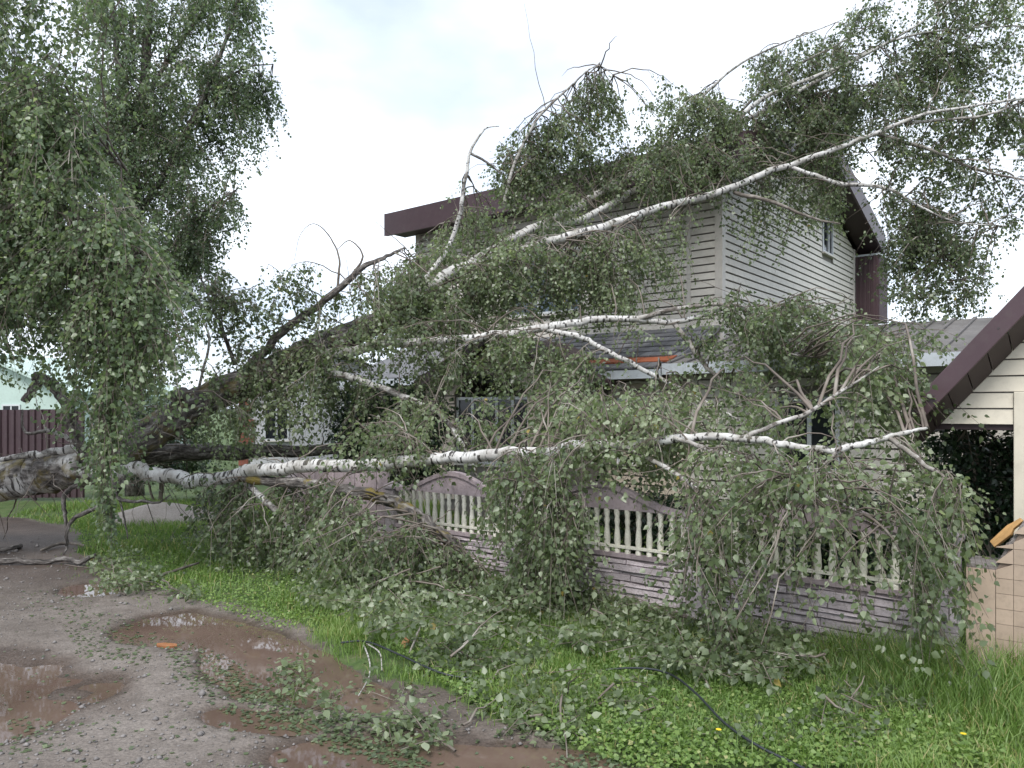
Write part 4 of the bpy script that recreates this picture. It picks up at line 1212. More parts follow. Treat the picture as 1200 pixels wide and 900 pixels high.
F.region([(800, 350), (870, 330), (1000, 345), (1010, 370), (860, 372)], 10.2, 10.9, 0.6, lim('C1', 'C3'), leaf=.055, tint=.45)
F.region([(1000, 360), (1075, 395), (1085, 480), (1060, 500), (985, 500), (990, 430)], 6.4, 8.0, 1.05, lim('F', 'F2', 'C3'), leaf=.052, tint=.6)
F.region([(640, 440), (720, 430), (800, 460), (920, 480), (940, 520), (720, 522), (620, 510)], 6.8, 9.0, 1.5, lim('F', 'F2', 'F3', 'C2', 'C4'), leaf=.052, tint=.62)
F.region([(840, 420), (900, 425), (920, 500), (840, 480)], 6.6, 9.5, 0.5, lim('F', 'F2', 'C4'), leaf=.052, tint=.55)
F.region([(390, 470), (540, 470), (640, 470), (650, 525), (520, 535), (400, 535)], 8.3, 9.8, 0.55, lim('F', 'D'), leaf=.052, tint=.5)
F.region([(555, 530), (640, 525), (690, 522), (685, 620), (690, 690), (620, 710), (570, 660)], 6.5, 7.6, 1.5, lim('F', 'F7'), leaf=.05, tint=.6, weep=.9)
F.region([(690, 522), (800, 520), (800, 565), (740, 560), (700, 550)], 6.6, 7.1, 0.6, lim('F', 'F4', 'F3'), leaf=.05, tint=.55)
F.region([(790, 520), (960, 525), (1060, 520), (1140, 560), (1135, 600), (1060, 580), (1000, 570), (900, 570), (870, 610), (800, 640)], 5.3, 6.3, 1.15, lim('F', 'F3', 'F4', 'F5', 'F6'), leaf=.048, tint=.62)
F.region([(790, 640), (905, 640), (900, 690), (910, 760), (850, 760), (800, 700)], 5.2, 5.8, 0.9, lim('F4', 'F3', 'F5'), leaf=.048, tint=.5, weep=.9)
F.region([(905, 620), (1070, 620), (1060, 680), (920, 670)], 5.1, 5.6, 0.16, lim('F5', 'F6'), leaf=.048, tint=.55, weep=.9)
F.region([(1065, 570), (1140, 590), (1135, 700), (1110, 775), (1080, 770), (1070, 680)], 4.95, 5.45, 1.0, lim('F6', 'F5'), leaf=.048, tint=.5, weep=1.0, tl=(.3, .8))
F.region([(215, 440), (310, 410), (400, 425), (340, 500), (260, 525), (230, 500)], 9.6, 10.7, 0.5, lim('trunk', 'S1', 'D', 'G'), leaf=.055, tint=.5, weep=.8)
F.region([(200, 560), (400, 570), (420, 640), (400, 670), (260, 660), (220, 610)], 8.7, 9.8, 0.95, lim('F', 'I', 'H'), leaf=.052, tint=.35, weep=.8)
F.region([(380, 590), (560, 640), (600, 700), (480, 710), (370, 690), (340, 640)], 7.3, 8.6, 1.2, lim('H', 'I', 'F'), leaf=.05, tint=.5, weep=.7)
F.region([(250, 405), (330, 385), (470, 335), (545, 310), (530, 365), (420, 415), (300, 450)], 10.3, 11.3, 0.7, lim('trunk', 'G', 'C1'), leaf=.055, tint=.5)
F.region([(430, 300), (600, 270), (650, 290), (640, 380), (520, 400), (430, 380)], 11.0, 12.0, 0.6, lim('trunk', 'A', 'C1', 'G2'), leaf=.055, tint=.55)
F.region([(560, 400), (700, 410), (720, 450), (640, 470), (560, 440)], 10.0, 10.8, 0.7, lim('C1', 'C2'), leaf=.055, tint=.55)
def tangle(keys, n, L0, L1, upw, r0):
    src = lim(*keys)
    for i in range(n):
        st_ = src[RNG.integers(len(src))]
        d_ = RNG.normal(0, 1, 3); d_[2] = d_[2] * .6 + upw; d_ /= np.linalg.norm(d_)
        L_ = RNG.uniform(L0, L1); tt_ = np.linspace(0, 1, 8)[:, None]
        pa = st_ + d_ * L_ * tt_ + RNG.normal(0, .25 * L_, 3) * tt_ ** 2 + RNG.normal(0, .012, (8, 3)) * (tt_ > 0)
        pa[:, 2] -= .25 * L_ * tt_[:, 0] ** 2
        pa[:, 2] = np.maximum(pa[:, 2], .02)
        F.stick(pa, np.linspace(RNG.uniform(.6, 1.4) * r0, .002, 8))
tangle(['trunk'], 150, .5, 1.6, .3, .012)
tangle(['C1', 'D', 'J', 'G'], 80, .4, 1.2, -.1, .009)
tangle(['F', 'H', 'I', 'F2', 'F3', 'F4', 'F5'], 110, .3, 1.0, -.2, .007)
tangle(['A', 'B1', 'B2', 'B4', 'A2', 'A3'], 110, .4, 1.5, .1, .010)
F.region([(735, 178), (800, 150), (870, 150), (885, 190), (850, 206), (760, 232)], 12.5, 13.0, 0.95, lim('A', 'B1', 'B2'), leaf=.055, tint=.35)
F.region([(560, 215), (700, 150), (800, 110), (880, 120), (860, 170), (760, 200), (640, 235)], 13.0, 14.2, 0.55, up, leaf=.055, tint=.4)
F.region([(860, 110), (1000, 60), (1200, 40), (1210, 330), (1060, 330), (1010, 230), (900, 160)], 12.4, 13.8, 0.10, np.vstack([up, rt]), leaf=.055, tint=.3)
F.region([(770, 165), (840, 140), (900, 165), (900, 215), (830, 215), (770, 215)], 13.4, 14.2, 0.8, lim('A', 'B1', 'B2'), leaf=.055, tint=.35)
F.region([(1000, 370), (1060, 375), (1120, 385), (1120, 410), (1040, 430), (990, 420)], 8.5, 9.3, 0.8, lim('C1', 'C3'), leaf=.052, tint=.5)
F.tw = [(t[0] - FB[0], t[1] - FB[1], t[2] - FB[2], *t[3:]) for t in F.tw]
F.sticks = [(p - np.array(FB), r_) for p, r_ in F.sticks]
crown, nleaf = F.build(fallen, 'leaf')
print('fallen birch leaves', nleaf)

# ------------------------------------------------------------------ standing birches
def standing(loc, label, stems, regions, mat, leafsz):
    e = empty('standing_birch', loc, 0, label, 'tree', 'standing birches beside the track')
    L = np.array(e.location); paths = {}
    first = True
    for key, pts, kw in stems:
        P = [(*(np.array(p[:3]) - L), p[3]) for p in pts]
        o, path, rad = branch('trunk' if first else 'limb', P, e, **kw)
        paths[key] = path + L; first = False
    f = Foliage()
    for poly, Y0, Y1, cov, keys, kw in regions:
        f.region(poly, Y0, Y1, cov, np.vstack([paths[k] for k in keys]), leaf=leafsz, **kw)
    f.tw = [(t[0] - L[0], t[1] - L[1], t[2] - L[2], *t[3:]) for t in f.tw]
    f.sticks = [(p - L, r_) for p, r_ in f.sticks]
    c, n = f.build(e, mat)
    print(label, n)
    return e
def P4(u, v, Y, r): return (*px(u, v, Y), r)
def G4(u, Y, r): return ((u - CU) / FPX * Y, Y, -0.1, r)
standing(px(-170, 480, 8.6) * np.array([1, 1, 0]), 'weeping birch whose leafy strands hang in front of the fallen trunk',
    [('t', [G4(-170, 8.6, .26), P4(-165, 400, 8.6, .22), P4(-160, 150, 8.6, .19), P4(-150, -200, 8.7, .14), P4(-140, -600, 8.8, .08), P4(-130, -900, 8.8, .02)], dict(dark=0.4, dark_end=0.2, segs=14)),
     ('a', [P4(-160, 60, 8.6, .09), P4(-60, -60, 8.6, .07), P4(40, -120, 8.7, .05), P4(130, -110, 8.8, .03), P4(180, -60, 8.9, .012)], dict(dark=.5, twig=.2)),
     ('b', [P4(-163, 250, 8.6, .08), P4(-90, 170, 8.8, .06), P4(0, 130, 9, .045), P4(80, 140, 9, .03), P4(150, 200, 9, .015)], dict(dark=.5, twig=.2)),
     ('c', [P4(-164, 350, 8.6, .06), P4(-80, 280, 8.5, .05), P4(20, 240, 8.5, .04), P4(110, 265, 8.5, .026), P4(190, 320, 8.6, .012)], dict(dark=.4, twig=.4)),
     ('d', [P4(110, 265, 8.5, .02), P4(130, 330, 8.4, .016), P4(125, 430, 8.3, .012), P4(118, 540, 8.3, .008), P4(125, 620, 8.3, .004)], dict(dark=.4, twig=.8)),
     ('e', [P4(-155, -100, 8.6, .08), P4(-60, -250, 8.8, .06), P4(60, -330, 9, .04), P4(170, -330, 9, .02)], dict(dark=.4, twig=.3))],
    [([(-60, -20), (130, -20), (125, 100), (100, 200), (60, 240), (-60, 240)], 7.9, 9.6, 1.5, ('a', 'b'), dict(tint=.65, weep=.85, spread=.8, tl=(.4, 1.0))),
     ([(-60, 180), (100, 150), (170, 230), (200, 300), (140, 340), (60, 330), (-60, 300)], 7.9, 9.3, 1.5, ('b', 'c'), dict(tint=.65, weep=.85, spread=.8, tl=(.4, 1.0))),
     ([(75, 260), (180, 270), (245, 330), (235, 380), (180, 430), (140, 490), (85, 450), (80, 360)], 7.9, 9.0, 1.25, ('c', 'd'), dict(tint=.62, weep=.85, spread=.75, tl=(.4, .9))),
     ([(-60, 260), (80, 260), (90, 400), (60, 440), (10, 440), (-60, 440)], 8.2, 9.6, 0.8, ('c',), dict(tint=.4, weep=.85, spread=.8, tl=(.4, .9))),
     ([(60, 320), (235, 320), (250, 400), (190, 450), (150, 480), (80, 460)], 8.0, 9.0, 0.4, ('c', 'd'), dict(tint=.6, weep=1.0, spread=.6, tl=(.4, .9))),
     ([(90, 460), (150, 450), (145, 545), (130, 560), (105, 560)], 8.0, 8.7, 0.9, ('d',), dict(tint=.5, weep=1.0, spread=.4)),
     ([(108, 540), (136, 540), (142, 640), (120, 650)], 8.1, 8.5, 0.6, ('d',), dict(tint=.5, weep=1.2, spread=.25, tl=(.2, .5))),
     ([(-420, -500), (180, -480), (180, -20), (-420, -20)], 7.6, 10.2, 0.30, ('a', 'e', 't'), dict(tint=.45, weep=.8, spread=.75, tl=(.4, 1.1))),
     ([(-420, -20), (-60, -20), (-60, 330), (-400, 330)], 7.6, 10.2, 0.30, ('a', 'b', 'c', 't'), dict(tint=.45, weep=.8, spread=.75, tl=(.4, 1.1)))],
    'leaf_stand', .052)
standing(px(158, 480, 17) * np.array([1, 1, 0]), 'tall dark upright birch standing behind the fallen trunk against the sky',
    [('t', [G4(158, 17, .2), P4(158, 420, 17, .17), P4(158, 300, 17, .15), P4(160, 180, 17, .12), P4(172, 60, 17, .1), P4(180, -150, 17, .07), P4(185, -400, 17, .02)], dict(dark=0.9, segs=12)),
     ('a', [P4(158, 310, 17, .09), P4(145, 200, 17, .08), P4(138, 90, 17, .06), P4(125, -60, 17, .04), P4(120, -200, 17, .015)], dict(dark=.9)),
     ('b', [P4(158, 260, 17, .07), P4(200, 190, 16.6, .06), P4(240, 110, 16.2, .045), P4(275, 20, 16, .03), P4(290, -80, 16, .012)], dict(dark=.9)),
     ('c', [P4(158, 330, 17, .05), P4(200, 290, 16.5, .04), P4(240, 250, 16.2, .03), P4(280, 220, 16, .012)], dict(dark=.9)),
     ('d', [P4(166, 120, 17, .05), P4(220, 40, 17.3, .04), P4(270, -30, 17.5, .03), P4(310, -60, 17.5, .012)], dict(dark=.9)),
     ('f', [P4(158, 400, 17, .05), P4(100, 345, 17, .04), P4(30, 320, 17.2, .03), P4(-70, 325, 17.4, .012)], dict(dark=.9)),
     ('e', [P4(240, 110, 16.2, .03), P4(285, 80, 16, .02), P4(320, 75, 16, .01)], dict(dark=.9))],
    [([(100, -20), (210, -20), (220, 150), (200, 300), (175, 330), (110, 280), (95, 120)], 16, 18, 1.15, ('t', 'a'), dict(tint=.35, weep=.8, spread=.75, tl=(.5, 1.1))),
     ([(200, -20), (305, -20), (312, 30), (300, 60), (335, 95), (325, 140), (295, 190), (270, 215), (290, 235), (255, 290), (235, 330), (190, 330), (200, 150)], 15.6, 17.6, 1.1, ('b', 'c', 'd', 'e'), dict(tint=.3, weep=.8, spread=.75, tl=(.4, 0.9), per_bough=9)),
     ([(110, 270), (250, 280), (245, 350), (250, 420), (120, 440)], 15.8, 17.5, 1.0, ('t', 'c'), dict(tint=.3, weep=.8, spread=.75, tl=(.4, 0.9))),
     ([(-70, 250), (110, 250), (110, 400), (-70, 410)], 16.6, 18, 0.5, ('f', 't'), dict(tint=.3, weep=.8, spread=.75, tl=(.4, .9))),
     ([(60, -350), (310, -350), (320, -20), (60, -20)], 16, 18, 0.35, ('t', 'a', 'b', 'd'), dict(tint=.35, weep=.8, spread=.75, tl=(.4, 1.0)))],
    'leaf_stand', .062)

# ------------------------------------------------------------------ shrubs in the yard
def shrub(loc, label, poly, Y0, Y1, cov, hgt, leafsz=.05, tint=.4):
    e = empty('shrub', loc, 0, label, 'shrub', 'shrubs in the yard behind the fence')
    L = np.array(e.location); ps = []
    for i in range(6):
        a = random.uniform(0, 6.28); rr = random.uniform(.15, .6)
        P = [(0.05 * math.cos(a), 0.05 * math.sin(a), -0.05, .025), (rr * .5 * math.cos(a), rr * .5 * math.sin(a), hgt * .45, .018), (rr * math.cos(a), rr * math.sin(a), hgt * random.uniform(.8, 1), .006)]
        o, path, rad = branch('stem', P, e, segs=6, dark=1.0, twig=1.0)
        ps.append(path + L)
    f = Foliage()
    f.region(poly, Y0, Y1, cov, np.vstack(ps), leaf=leafsz, tint=tint, weep=.15, spread=.9, rise=.1, tl=(.2, .5), maxlen=1.5)
    f.tw = [(t[0] - L[0], t[1] - L[1], t[2] - L[2], *t[3:]) for t in f.tw]
    f.sticks = [(p - L, r_) for p, r_ in f.sticks]
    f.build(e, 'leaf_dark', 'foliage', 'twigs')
    return e
shrub(px(455, 480, 11.6) * np.array([1, 1, 0]), 'dark green shrub behind the fence between outbuilding and porch', [(385, 500), (405, 450), (440, 440), (500, 450), (530, 480), (535, 560), (400, 570)], 11.0, 12.2, 1.9, 2.2, .06, .3)
shrub(px(185, 480, 15.2) * np.array([1, 1, 0]), 'bushy shrub standing past the end of the brown metal fence', [(125, 500), (150, 470), (200, 462), (245, 480), (255, 560), (130, 565)], 14.6, 15.8, 1.3, 1.9, .06, .6)
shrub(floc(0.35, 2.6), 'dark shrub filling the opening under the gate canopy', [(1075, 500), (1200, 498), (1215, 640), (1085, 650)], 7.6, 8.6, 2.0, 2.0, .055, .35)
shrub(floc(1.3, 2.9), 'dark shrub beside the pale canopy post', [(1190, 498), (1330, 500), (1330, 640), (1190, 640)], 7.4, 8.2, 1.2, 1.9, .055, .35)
shrub(floc(-1.0, 1.6), 'dark low shrub behind the balusters next to the gate canopy', [(860, 580), (1070, 580), (1080, 720), (880, 700)], 6.6, 7.6, 1.3, 0.95, .05, .25)
shrub(floc(-3.2, 1.7), 'dark low shrub behind the middle balusters below the porch', [(680, 560), (820, 580), (830, 660), (680, 630)], 8.0, 9.0, 1.0, 0.9, .05, .25)

# ------------------------------------------------------------------ verge: grass, heaps of torn twigs, litter
def make_grass():
    rng = np.random.default_rng(77)
    Vs, Is, Ts, off = [], [], [], 0
    def scatter(n, ext, keep, hfun, wfun, tint0):
        nonlocal off
        x = rng.uniform(ext[0], ext[1], n); y = rng.uniform(ext[2], ext[3], n)
        t = turf_amount(x, y) + fbm(x, y, 1.3, 4) * 0.16
        fx = (x - FENCE0[0]) * EX[0] + (y - FENCE0[1]) * EX[1]; fy = (x - FENCE0[0]) * EY[0] + (y - FENCE0[1]) * EY[1]
        p = keep(x, y, t, fx, fy)
        m = (rng.random(n) < p) & (np.abs(x / y) < 1.0)
        x, y, t, fx, fy = x[m], y[m], t[m], fx[m], fy[m]; k = len(x)
        z = ground_z(x, y) - 0.004
        h = hfun(x, y, t, fx, fy) * rng.uniform(0.5, 1.3, k); w = wfun * rng.uniform(.7, 1.4, k)
        a = rng.uniform(0, 2 * np.pi, k); ln = rng.uniform(.15, .9, k) * h; la = a + rng.normal(1.57, .6, k)
        b = np.stack([x, y, z], 1)
        sd = np.stack([np.cos(a) * w, np.sin(a) * w, np.zeros(k)], 1)
        lean = np.stack([np.cos(la) * ln, np.sin(la) * ln, np.zeros(k)], 1)
        mid = b + lean * 0.35 + np.stack([np.zeros(k), np.zeros(k), h * .62], 1)
        tip = b + lean + np.stack([np.zeros(k), np.zeros(k), h], 1)
        V = np.stack([b - sd, b + sd, mid + sd * .8, mid - sd * .8, tip], 1)
        Vs.append(V.reshape(-1, 3))
        i0 = off + np.arange(k) * 5
        tri = np.concatenate([np.stack([i0, i0 + 1, i0 + 2], 1), np.stack([i0, i0 + 2, i0 + 3], 1), np.stack([i0 + 3, i0 + 2, i0 + 4], 1)], 0)
        Is.append(tri); off += 5 * k
        tt = np.clip(tint0 + fbm(x, y, .8, 3) * .22 + rng.normal(0, .12, k), 0, .97)
        tt = np.where(rng.random(k) < 0.07, 1.0, tt)
        Ts.append(np.tile(tt, 3))
    patch = lambda x, y: np.clip(0.62 + fbm(x, y, 1.1, 4) * .8, 0.04, 1)
    tall = lambda x, y, t, fx, fy: 0.045 + 0.06 * np.clip(fbm(x, y, .9, 3) + .3, 0, 1) + 0.17 * sm(fx, -0.7, 0.2) * sm(-fy, -0.1, 0.2) * (1 - sm(-fy, .7, 1.5)) + 0.03 * sm(t, 0, .6)
    front_ = lambda fy: (fy < -0.05)
    scatter(195000, (-3.2, 5.2, 3.7, 8.2), lambda x, y, t, fx, fy: sm(t, -.1, .35) * front_(fy) * patch(x, y), tall, 0.0032, .48)
    scatter(120000, (-9, 1, 6.5, 15.5), lambda x, y, t, fx, fy: sm(t, -.1, .35) * (front_(fy) | (fx < -7.9)) * patch(x, y), tall, 0.005, .42)
    scatter(40000, (-5, 6, 6, 16), lambda x, y, t, fx, fy: (fy > .15) * 0.7, lambda *a: 0.12, 0.006, .3)
    scatter(15000, (-7, 1, 4, 10), lambda x, y, t, fx, fy: sm(t, -.7, 0) * (1 - sm(t, 0, .2)) * .35 * (basin(x, y) < .25), lambda *a: 0.04, 0.0035, .5)
    return fast_mesh('grass', np.vstack(Vs), 3, np.vstack(Is).ravel(), 'grass', None, np.concatenate(Ts), kind='stuff')
grass = tag(make_grass(), 'short green grass of the verge in front of the fence', 'grass')

def flat_leaves(name, pts, mat, size, tint, label, cat, lift=0.012, tilt=0.5, seed=5, aspect=.42):
    rng = np.random.default_rng(seed); n = len(pts)
    a = rng.uniform(0, 6.28, n); L = size * rng.uniform(.6, 1.3, n)
    ax = np.stack([np.cos(a), np.sin(a), rng.normal(0, tilt * .5, n)], 1); ax /= np.linalg.norm(ax, axis=1)[:, None]
    nz = np.stack([rng.normal(0, tilt, n), rng.normal(0, tilt, n), np.ones(n)], 1)
    sd = np.cross(nz, ax); sd /= np.linalg.norm(sd, axis=1)[:, None]
    W = L * aspect * rng.uniform(.8, 1.1, n)
    z0 = np.maximum(ground_z(pts[:, 0], pts[:, 1]), WATER_Z) + lift
    b = np.stack([pts[:, 0], pts[:, 1], z0 + pts[:, 2]], 1)
    V = np.stack([b, b + ax * (.4 * L)[:, None] - sd * W[:, None], b + ax * L[:, None], b + ax * (.4 * L)[:, None] + sd * W[:, None]], 1).reshape(-1, 3)
    gz = np.maximum(ground_z(V[:, 0], V[:, 1]), WATER_Z) + 0.003
    V[:, 2] = np.maximum(V[:, 2], gz)
    ti = np.clip(tint + rng.normal(0, .2, n), 0, .96)
    o = fast_mesh(name, V, 4, np.arange(4 * n), mat, None, ti, kind='stuff')
    return tag(o, label, cat)
def sample_px(poly, n, zmax=0.0, rng=RNG):
    us = [p[0] for p in poly]; vs = [p[1] for p in poly]; out = []
    while len(out) < n:
        u = rng.uniform(min(us), max(us), 400); v = rng.uniform(min(vs), max(vs), 400)
        m = in_poly(u, v, poly)
        for a, b in zip(u[m], v[m]):
            z = rng.uniform(0, 1) ** 1.7 * zmax
            p = gp(a, b, z); out.append(p)
    return np.array(out[:n])
# broad herbs between the blades
herb = np.vstack([sample_px([(330, 640), (620, 700), (900, 790), (1140, 800), (1190, 900), (760, 900), (560, 830), (420, 740)], 22000, .05),
                  sample_px([(80, 600), (350, 610), (420, 720), (330, 735), (180, 690), (100, 645)], 9000, .05)])
flat_leaves('low_herbs', herb, 'grass', 0.029, .5, 'low broad-leaved weeds among the verge grass', 'weeds', .02, .7, 8)
litter = np.vstack([sample_px([(170, 735), (260, 760), (330, 810), (430, 850), (300, 850), (210, 800)], 650),
                    sample_px([(250, 770), (420, 860), (520, 890), (480, 900), (380, 870), (280, 820)], 600),
                    sample_px([(380, 820), (540, 850), (480, 880), (380, 860)], 500, .03),
                    sample_px([(70, 720), (160, 720), (180, 780), (90, 770)], 300),
                    sample_px([(0, 830), (90, 840), (60, 880), (0, 880)], 70),
                    sample_px([(20, 690), (110, 690), (110, 720), (40, 730)], 90),
                    sample_px([(660, 870), (800, 870), (820, 899), (640, 899)], 300, .02),
                    sample_px([(0, 650), (420, 720), (700, 890), (500, 899), (0, 899)], 450)])
flat_leaves('leaf_litter', litter, 'leaf', 0.032, .45, 'torn birch leaves strewn over the wet dirt track', 'leaves', .006, .35, 9)

def gravel():
    rng = np.random.default_rng(91)
    P = np.vstack([sample_px([(0, 640), (150, 690), (420, 780), (700, 899), (0, 899)], 1500), sample_px([(0, 620), (90, 640), (130, 690), (0, 740)], 250)])
    P = P[(basin(P[:, 0], P[:, 1]) < .35)]
    n = len(P); V, I = [], []
    oct_ = np.array([[1, 0, 0], [0, 1, 0], [-1, 0, 0], [0, -1, 0], [0, 0, 1], [0, 0, -1]], float)
    tri = np.array([[0, 1, 4], [1, 2, 4], [2, 3, 4], [3, 0, 4], [1, 0, 5], [2, 1, 5], [3, 2, 5], [0, 3, 5]])
    sz = rng.gamma(2.0, .0038, n) + .003
    a = rng.uniform(0, 6.28, n)
    k = oct_[None] * rng.uniform(.6, 1.3, (n, 6, 1)) * sz[:, None, None] * np.array([1, .8, .6])
    x = k[..., 0] * np.cos(a)[:, None] - k[..., 1] * np.sin(a)[:, None]; y = k[..., 0] * np.sin(a)[:, None] + k[..., 1] * np.cos(a)[:, None]
    W = np.stack([x + P[:, 0:1], y + P[:, 1:2], k[..., 2] + ground_z(P[:, 0], P[:, 1])[:, None] + sz[:, None] * .2], -1).reshape(-1, 3)
    idx = (tri[None] + 6 * np.arange(n)[:, None, None]).reshape(-1)
    o = fast_mesh('gravel', W, 3, idx, 'gravel', None, kind='stuff')
    tag(o, 'small loose stones scattered over the dirt track', 'gravel')
M['gravel'] = weathered('gravel', (0.24, 0.22, 0.21), 0.85, 0.5, 9, bumpy=.2)
gravel()

def heaps():
    f = Foliage(); rng = np.random.default_rng(31)
    def heap(poly, n, zmax, tint, tl=(.2, .5), leaf=.05, dens=40):
        P = sample_px(poly, n, zmax, rng)
        for p in P:
            a = rng.uniform(0, 6.28)
            d = np.array([math.cos(a), math.sin(a), rng.normal(0.05, .3)]); d /= np.linalg.norm(d)
            ln = rng.uniform(*tl)
            s = p - d * ln * .5; s[2] = max(s[2], .02)
            f.twig(s, d, ln, .15, int(dens * ln / .5 * rng.uniform(.6, 1.2)) + 2, tint + rng.normal(0, .12), leaf)
            if rng.random() < .07:
                L2 = ln * 1.6; tt = np.linspace(-.6, .6, 6)[:, None]
                pa = p + d * L2 * tt + rng.normal(0, .012, (6, 3)); pa[:, 2] = np.maximum(pa[:, 2], .012)
                f.stick(pa, np.linspace(.009, .003, 6))
    heap([(350, 650), (420, 640), (560, 660), (640, 690), (560, 740), (440, 730), (370, 700)], 260, .4, .6)
    heap([(560, 680), (700, 680), (800, 730), (830, 780), (700, 755), (560, 735)], 160, .25, .62)
    heap([(690, 690), (850, 720), (960, 770), (900, 800), (760, 770)], 160, .22, .55)
    heap([(830, 730), (960, 750), (950, 790), (850, 790)], 110, .15, .5)
    heap([(380, 770), (480, 800), (560, 850), (500, 870), (430, 860), (370, 840)], 26, .07, .62, (.12, .3))
    heap([(550, 790), (760, 800), (760, 850), (620, 860), (550, 840)], 90, .07, .6, (.15, .4))
    heap([(480, 740), (640, 760), (640, 800), (500, 780)], 90, .1, .5, (.15, .4))
    heap([(100, 655), (150, 640), (180, 670), (235, 695), (170, 698), (120, 680)], 60, .18, .55, (.2, .45))
    heap([(780, 840), (1000, 830), (1060, 870), (850, 880)], 60, .04, .45, (.15, .3), .04, 22)
    heap([(960, 760), (1060, 780), (1100, 830), (1000, 830)], 110, .08, .45, (.15, .35), .042, 24)
    heap([(320, 775), (360, 775), (380, 830), (330, 810)], 16, .12, .6, (.12, .25))
    e = empty('torn_birch_twigs', (0, 0, 0), 0, 'torn leafy birch twigs heaped on the verge along the fence', 'twigs')
    e["kind"] = 'stuff'
    f.build(e, 'leaf', 'leaves', 'twigs')
heaps()

# ------------------------------------------------------------------ loose branches and sticks on the ground
def ground_branch(pts, label, group=None, dark=.6, twig=.0, name='broken_branch', segs=8):
    b = gp(*pts[0][:2])
    P = []
    for u, v, z, r_ in pts:
        p = gp(u, v, z); P.append((p[0] - b[0], p[1] - b[1], max(z, r_ * .8 - .005), r_))
    o, path, rad = branch(name, P, None, segs=segs, dark=dark, twig=twig, wob=.006)
    o.location = (b[0], b[1], 0)
    tag(o, label, 'branch', group)
    return o
ground_branch([(735, 706, .05, .035), (770, 694, .13, .04), (800, 686, .2, .04), (840, 678, .25, .035), (875, 670, .28, .025)], 'pale birch branch leaning on the mauve base of the fence', dark=.25)
ground_branch([(490, 692, .12, .016), (515, 697, .12, .018), (545, 694, .14, .015), (552, 686, .17, .008)], 'short bare white birch stick lying on the leaf heap', dark=0)
ground_branch([(-20, 658, .05, .035), (40, 657, .055, .035), (75, 656, .06, .032), (95, 658, .06, .03), (112, 650, .05, .02)], 'dark dead branch lying across the muddy track', dark=1.0)
ground_branch([(-10, 645, .04, .03), (10, 643, .05, .03), (24, 639, .05, .03)], 'short dark stub of branch on the mud', dark=1.0)
ground_branch([(48, 645, .03, .02), (75, 637, .05, .022), (112, 641, .04, .015)], 'thin dead twig crossing the mud beside the grass', dark=.8, twig=.5)
ground_branch([(172, 680, .03, .016), (200, 671, .06, .018), (232, 660, .08, .012)], 'grey stick lying in the short grass beside small puddle', dark=.8, twig=.6)
ground_branch([(590, 832, .015, .010), (640, 826, .02, .011), (690, 815, .02, .006)], 'straight pale stick lying on trampled grass', dark=.2, twig=.5)
ground_branch([(600, 838, .012, .008), (660, 834, .015, .008), (705, 824, .015, .004)], 'thin stick lying below the straight pale stick', dark=.3, twig=.6)
ground_branch([(425, 752, .05, .007), (432, 770, .05, .006), (433, 790, .03, .005), (420, 815, .02, .004)], 'curved pale twig dangling over the muddy puddle edge', dark=.1, twig=.3)
ground_branch([(428, 753, .06, .006), (445, 765, .07, .005), (448, 785, .03, .004)], 'short white twig forked beside the black cable', dark=0, twig=.4)
ground_branch([(480, 765, .05, .008), (492, 735, .12, .009), (490, 715, .18, .006)], 'bent brown twig sticking up from the grass', dark=.2, twig=.7)
ground_branch([(820, 745, .10, .012), (835, 770, .05, .012), (848, 783, .03, .007)], 'forked thin dead twig in front of the fence', dark=.7, twig=.5)

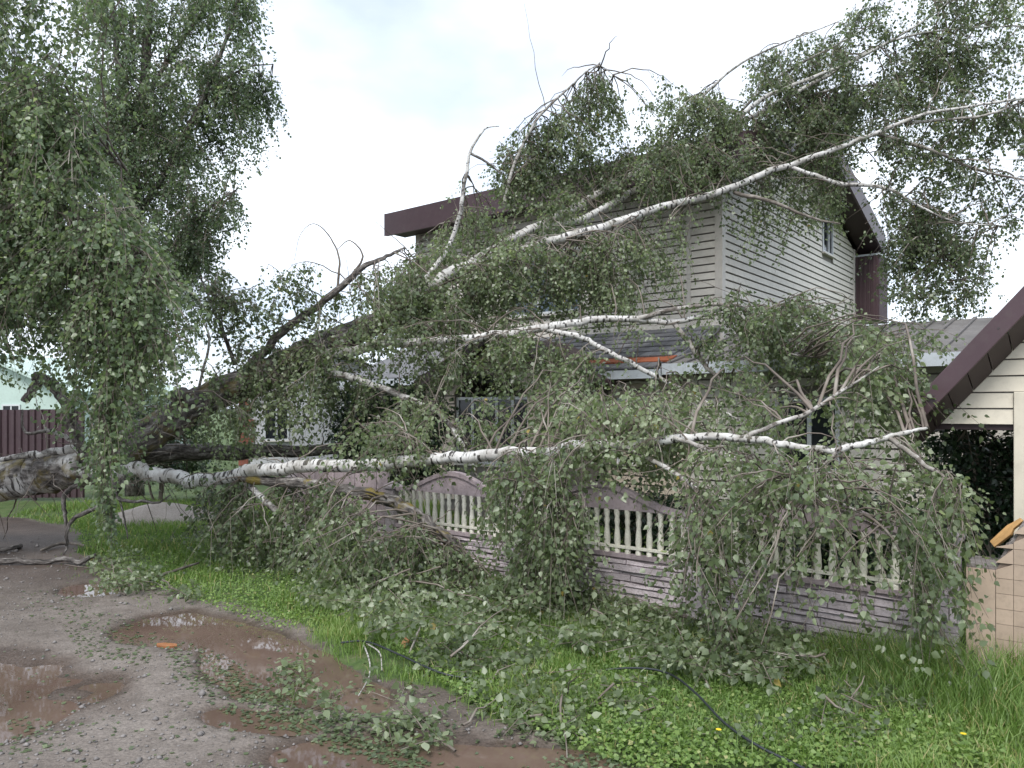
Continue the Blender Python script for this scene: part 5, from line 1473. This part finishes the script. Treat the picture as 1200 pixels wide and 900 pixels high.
def cable(pts, label, name='black_cable', rad=.008):
    b = gp(*pts[0][:2]); P = []
    for u, v, z in pts:
        p = gp(u, v, z); P.append((p[0] - b[0], p[1] - b[1], z, rad))
    A = catmull(P, 10)
    V, Q, _ = tube_arrays(A[:, :3], A[:, 3], 8)
    o = fast_mesh(name, V, 4, Q.ravel(), 'cable', None, smooth=True)
    o.location = (b[0], b[1], 0)
    return tag(o, label, 'cable')
cable([(400, 753, .05), (430, 752, .08), (470, 768, .08), (500, 782, .07), (530, 792, .05), (580, 797, .02), (640, 795, .02), (700, 786, .03), (750, 783, .08), (785, 790, .09), (815, 812, .09), (850, 848, .08), (890, 875, .07), (935, 897, .05), (985, 925, .05)], 'black fallen cable snaking through the verge grass')

# orange scraps, flowers, straw
def chip(u, v, s, label, z=0.01):
    p = gp(u, v); m = MB()
    m.prism([(-.06 * s, -.02 * s), (0.0, -.03 * s), (.06 * s, -.012 * s), (.05 * s, .02 * s), (-.02 * s, .03 * s), (-.065 * s, .015 * s)], 0, .014 * s, 'z')
    o = m.build('orange_scrap', 'orange_leaf', None)
    o.location = (p[0], p[1], max(float(ground_z(p[0], p[1])), WATER_Z) + z); o.rotation_euler = (.08, .1, .2)
    return tag(o, label, 'scrap', 'orange scraps')
chip(196, 753, 1.3, 'orange scrap of wood floating in the puddle', 0.002)
o = chip(476, 760, .9, 'orange splinter of wood caught beside the black cable', .06); o.rotation_euler = (.2, -.9, .9)
def flower(u, v, label):
    p = gp(u, v, .07); e = empty('yellow_flower', (p[0], p[1], 0), 0, label, 'flower', 'yellow flowers in the verge')
    V, Q, _ = tube_arrays(np.array([[0, 0, -.01], [.004, 0, .04], [.006, .002, .075]]), [.002, .002, .002], 5)
    fast_mesh('stem', V, 4, Q.ravel(), 'stem_green', e)
    m = MB()
    for k in range(10):
        a = k * .628; c_, s_ = math.cos(a), math.sin(a)
        m.add([(.006, .002, .076), (.006 + .014 * math.cos(a - .25), .002 + .014 * math.sin(a - .25), .082), (.006 + .018 * c_, .002 + .018 * s_, .08), (.006 + .014 * math.cos(a + .25), .002 + .014 * math.sin(a + .25), .082)], [(0, 1, 2, 3)])
    m.build('petals', 'yellow', e)
flower(841, 857, 'small yellow flower in the grass beside the black cable')
flower(1128, 862, 'small yellow flower in the tall grass below the tiled wall')
st = sample_px([(900, 765), (960, 760), (1030, 775), (1010, 785), (930, 785)], 900, .05)
o = flat_leaves('dry_straw', st, 'straw', .10, .5, 'patch of dry straw at the foot of the fence', 'straw', .03, .3, 12, .03)
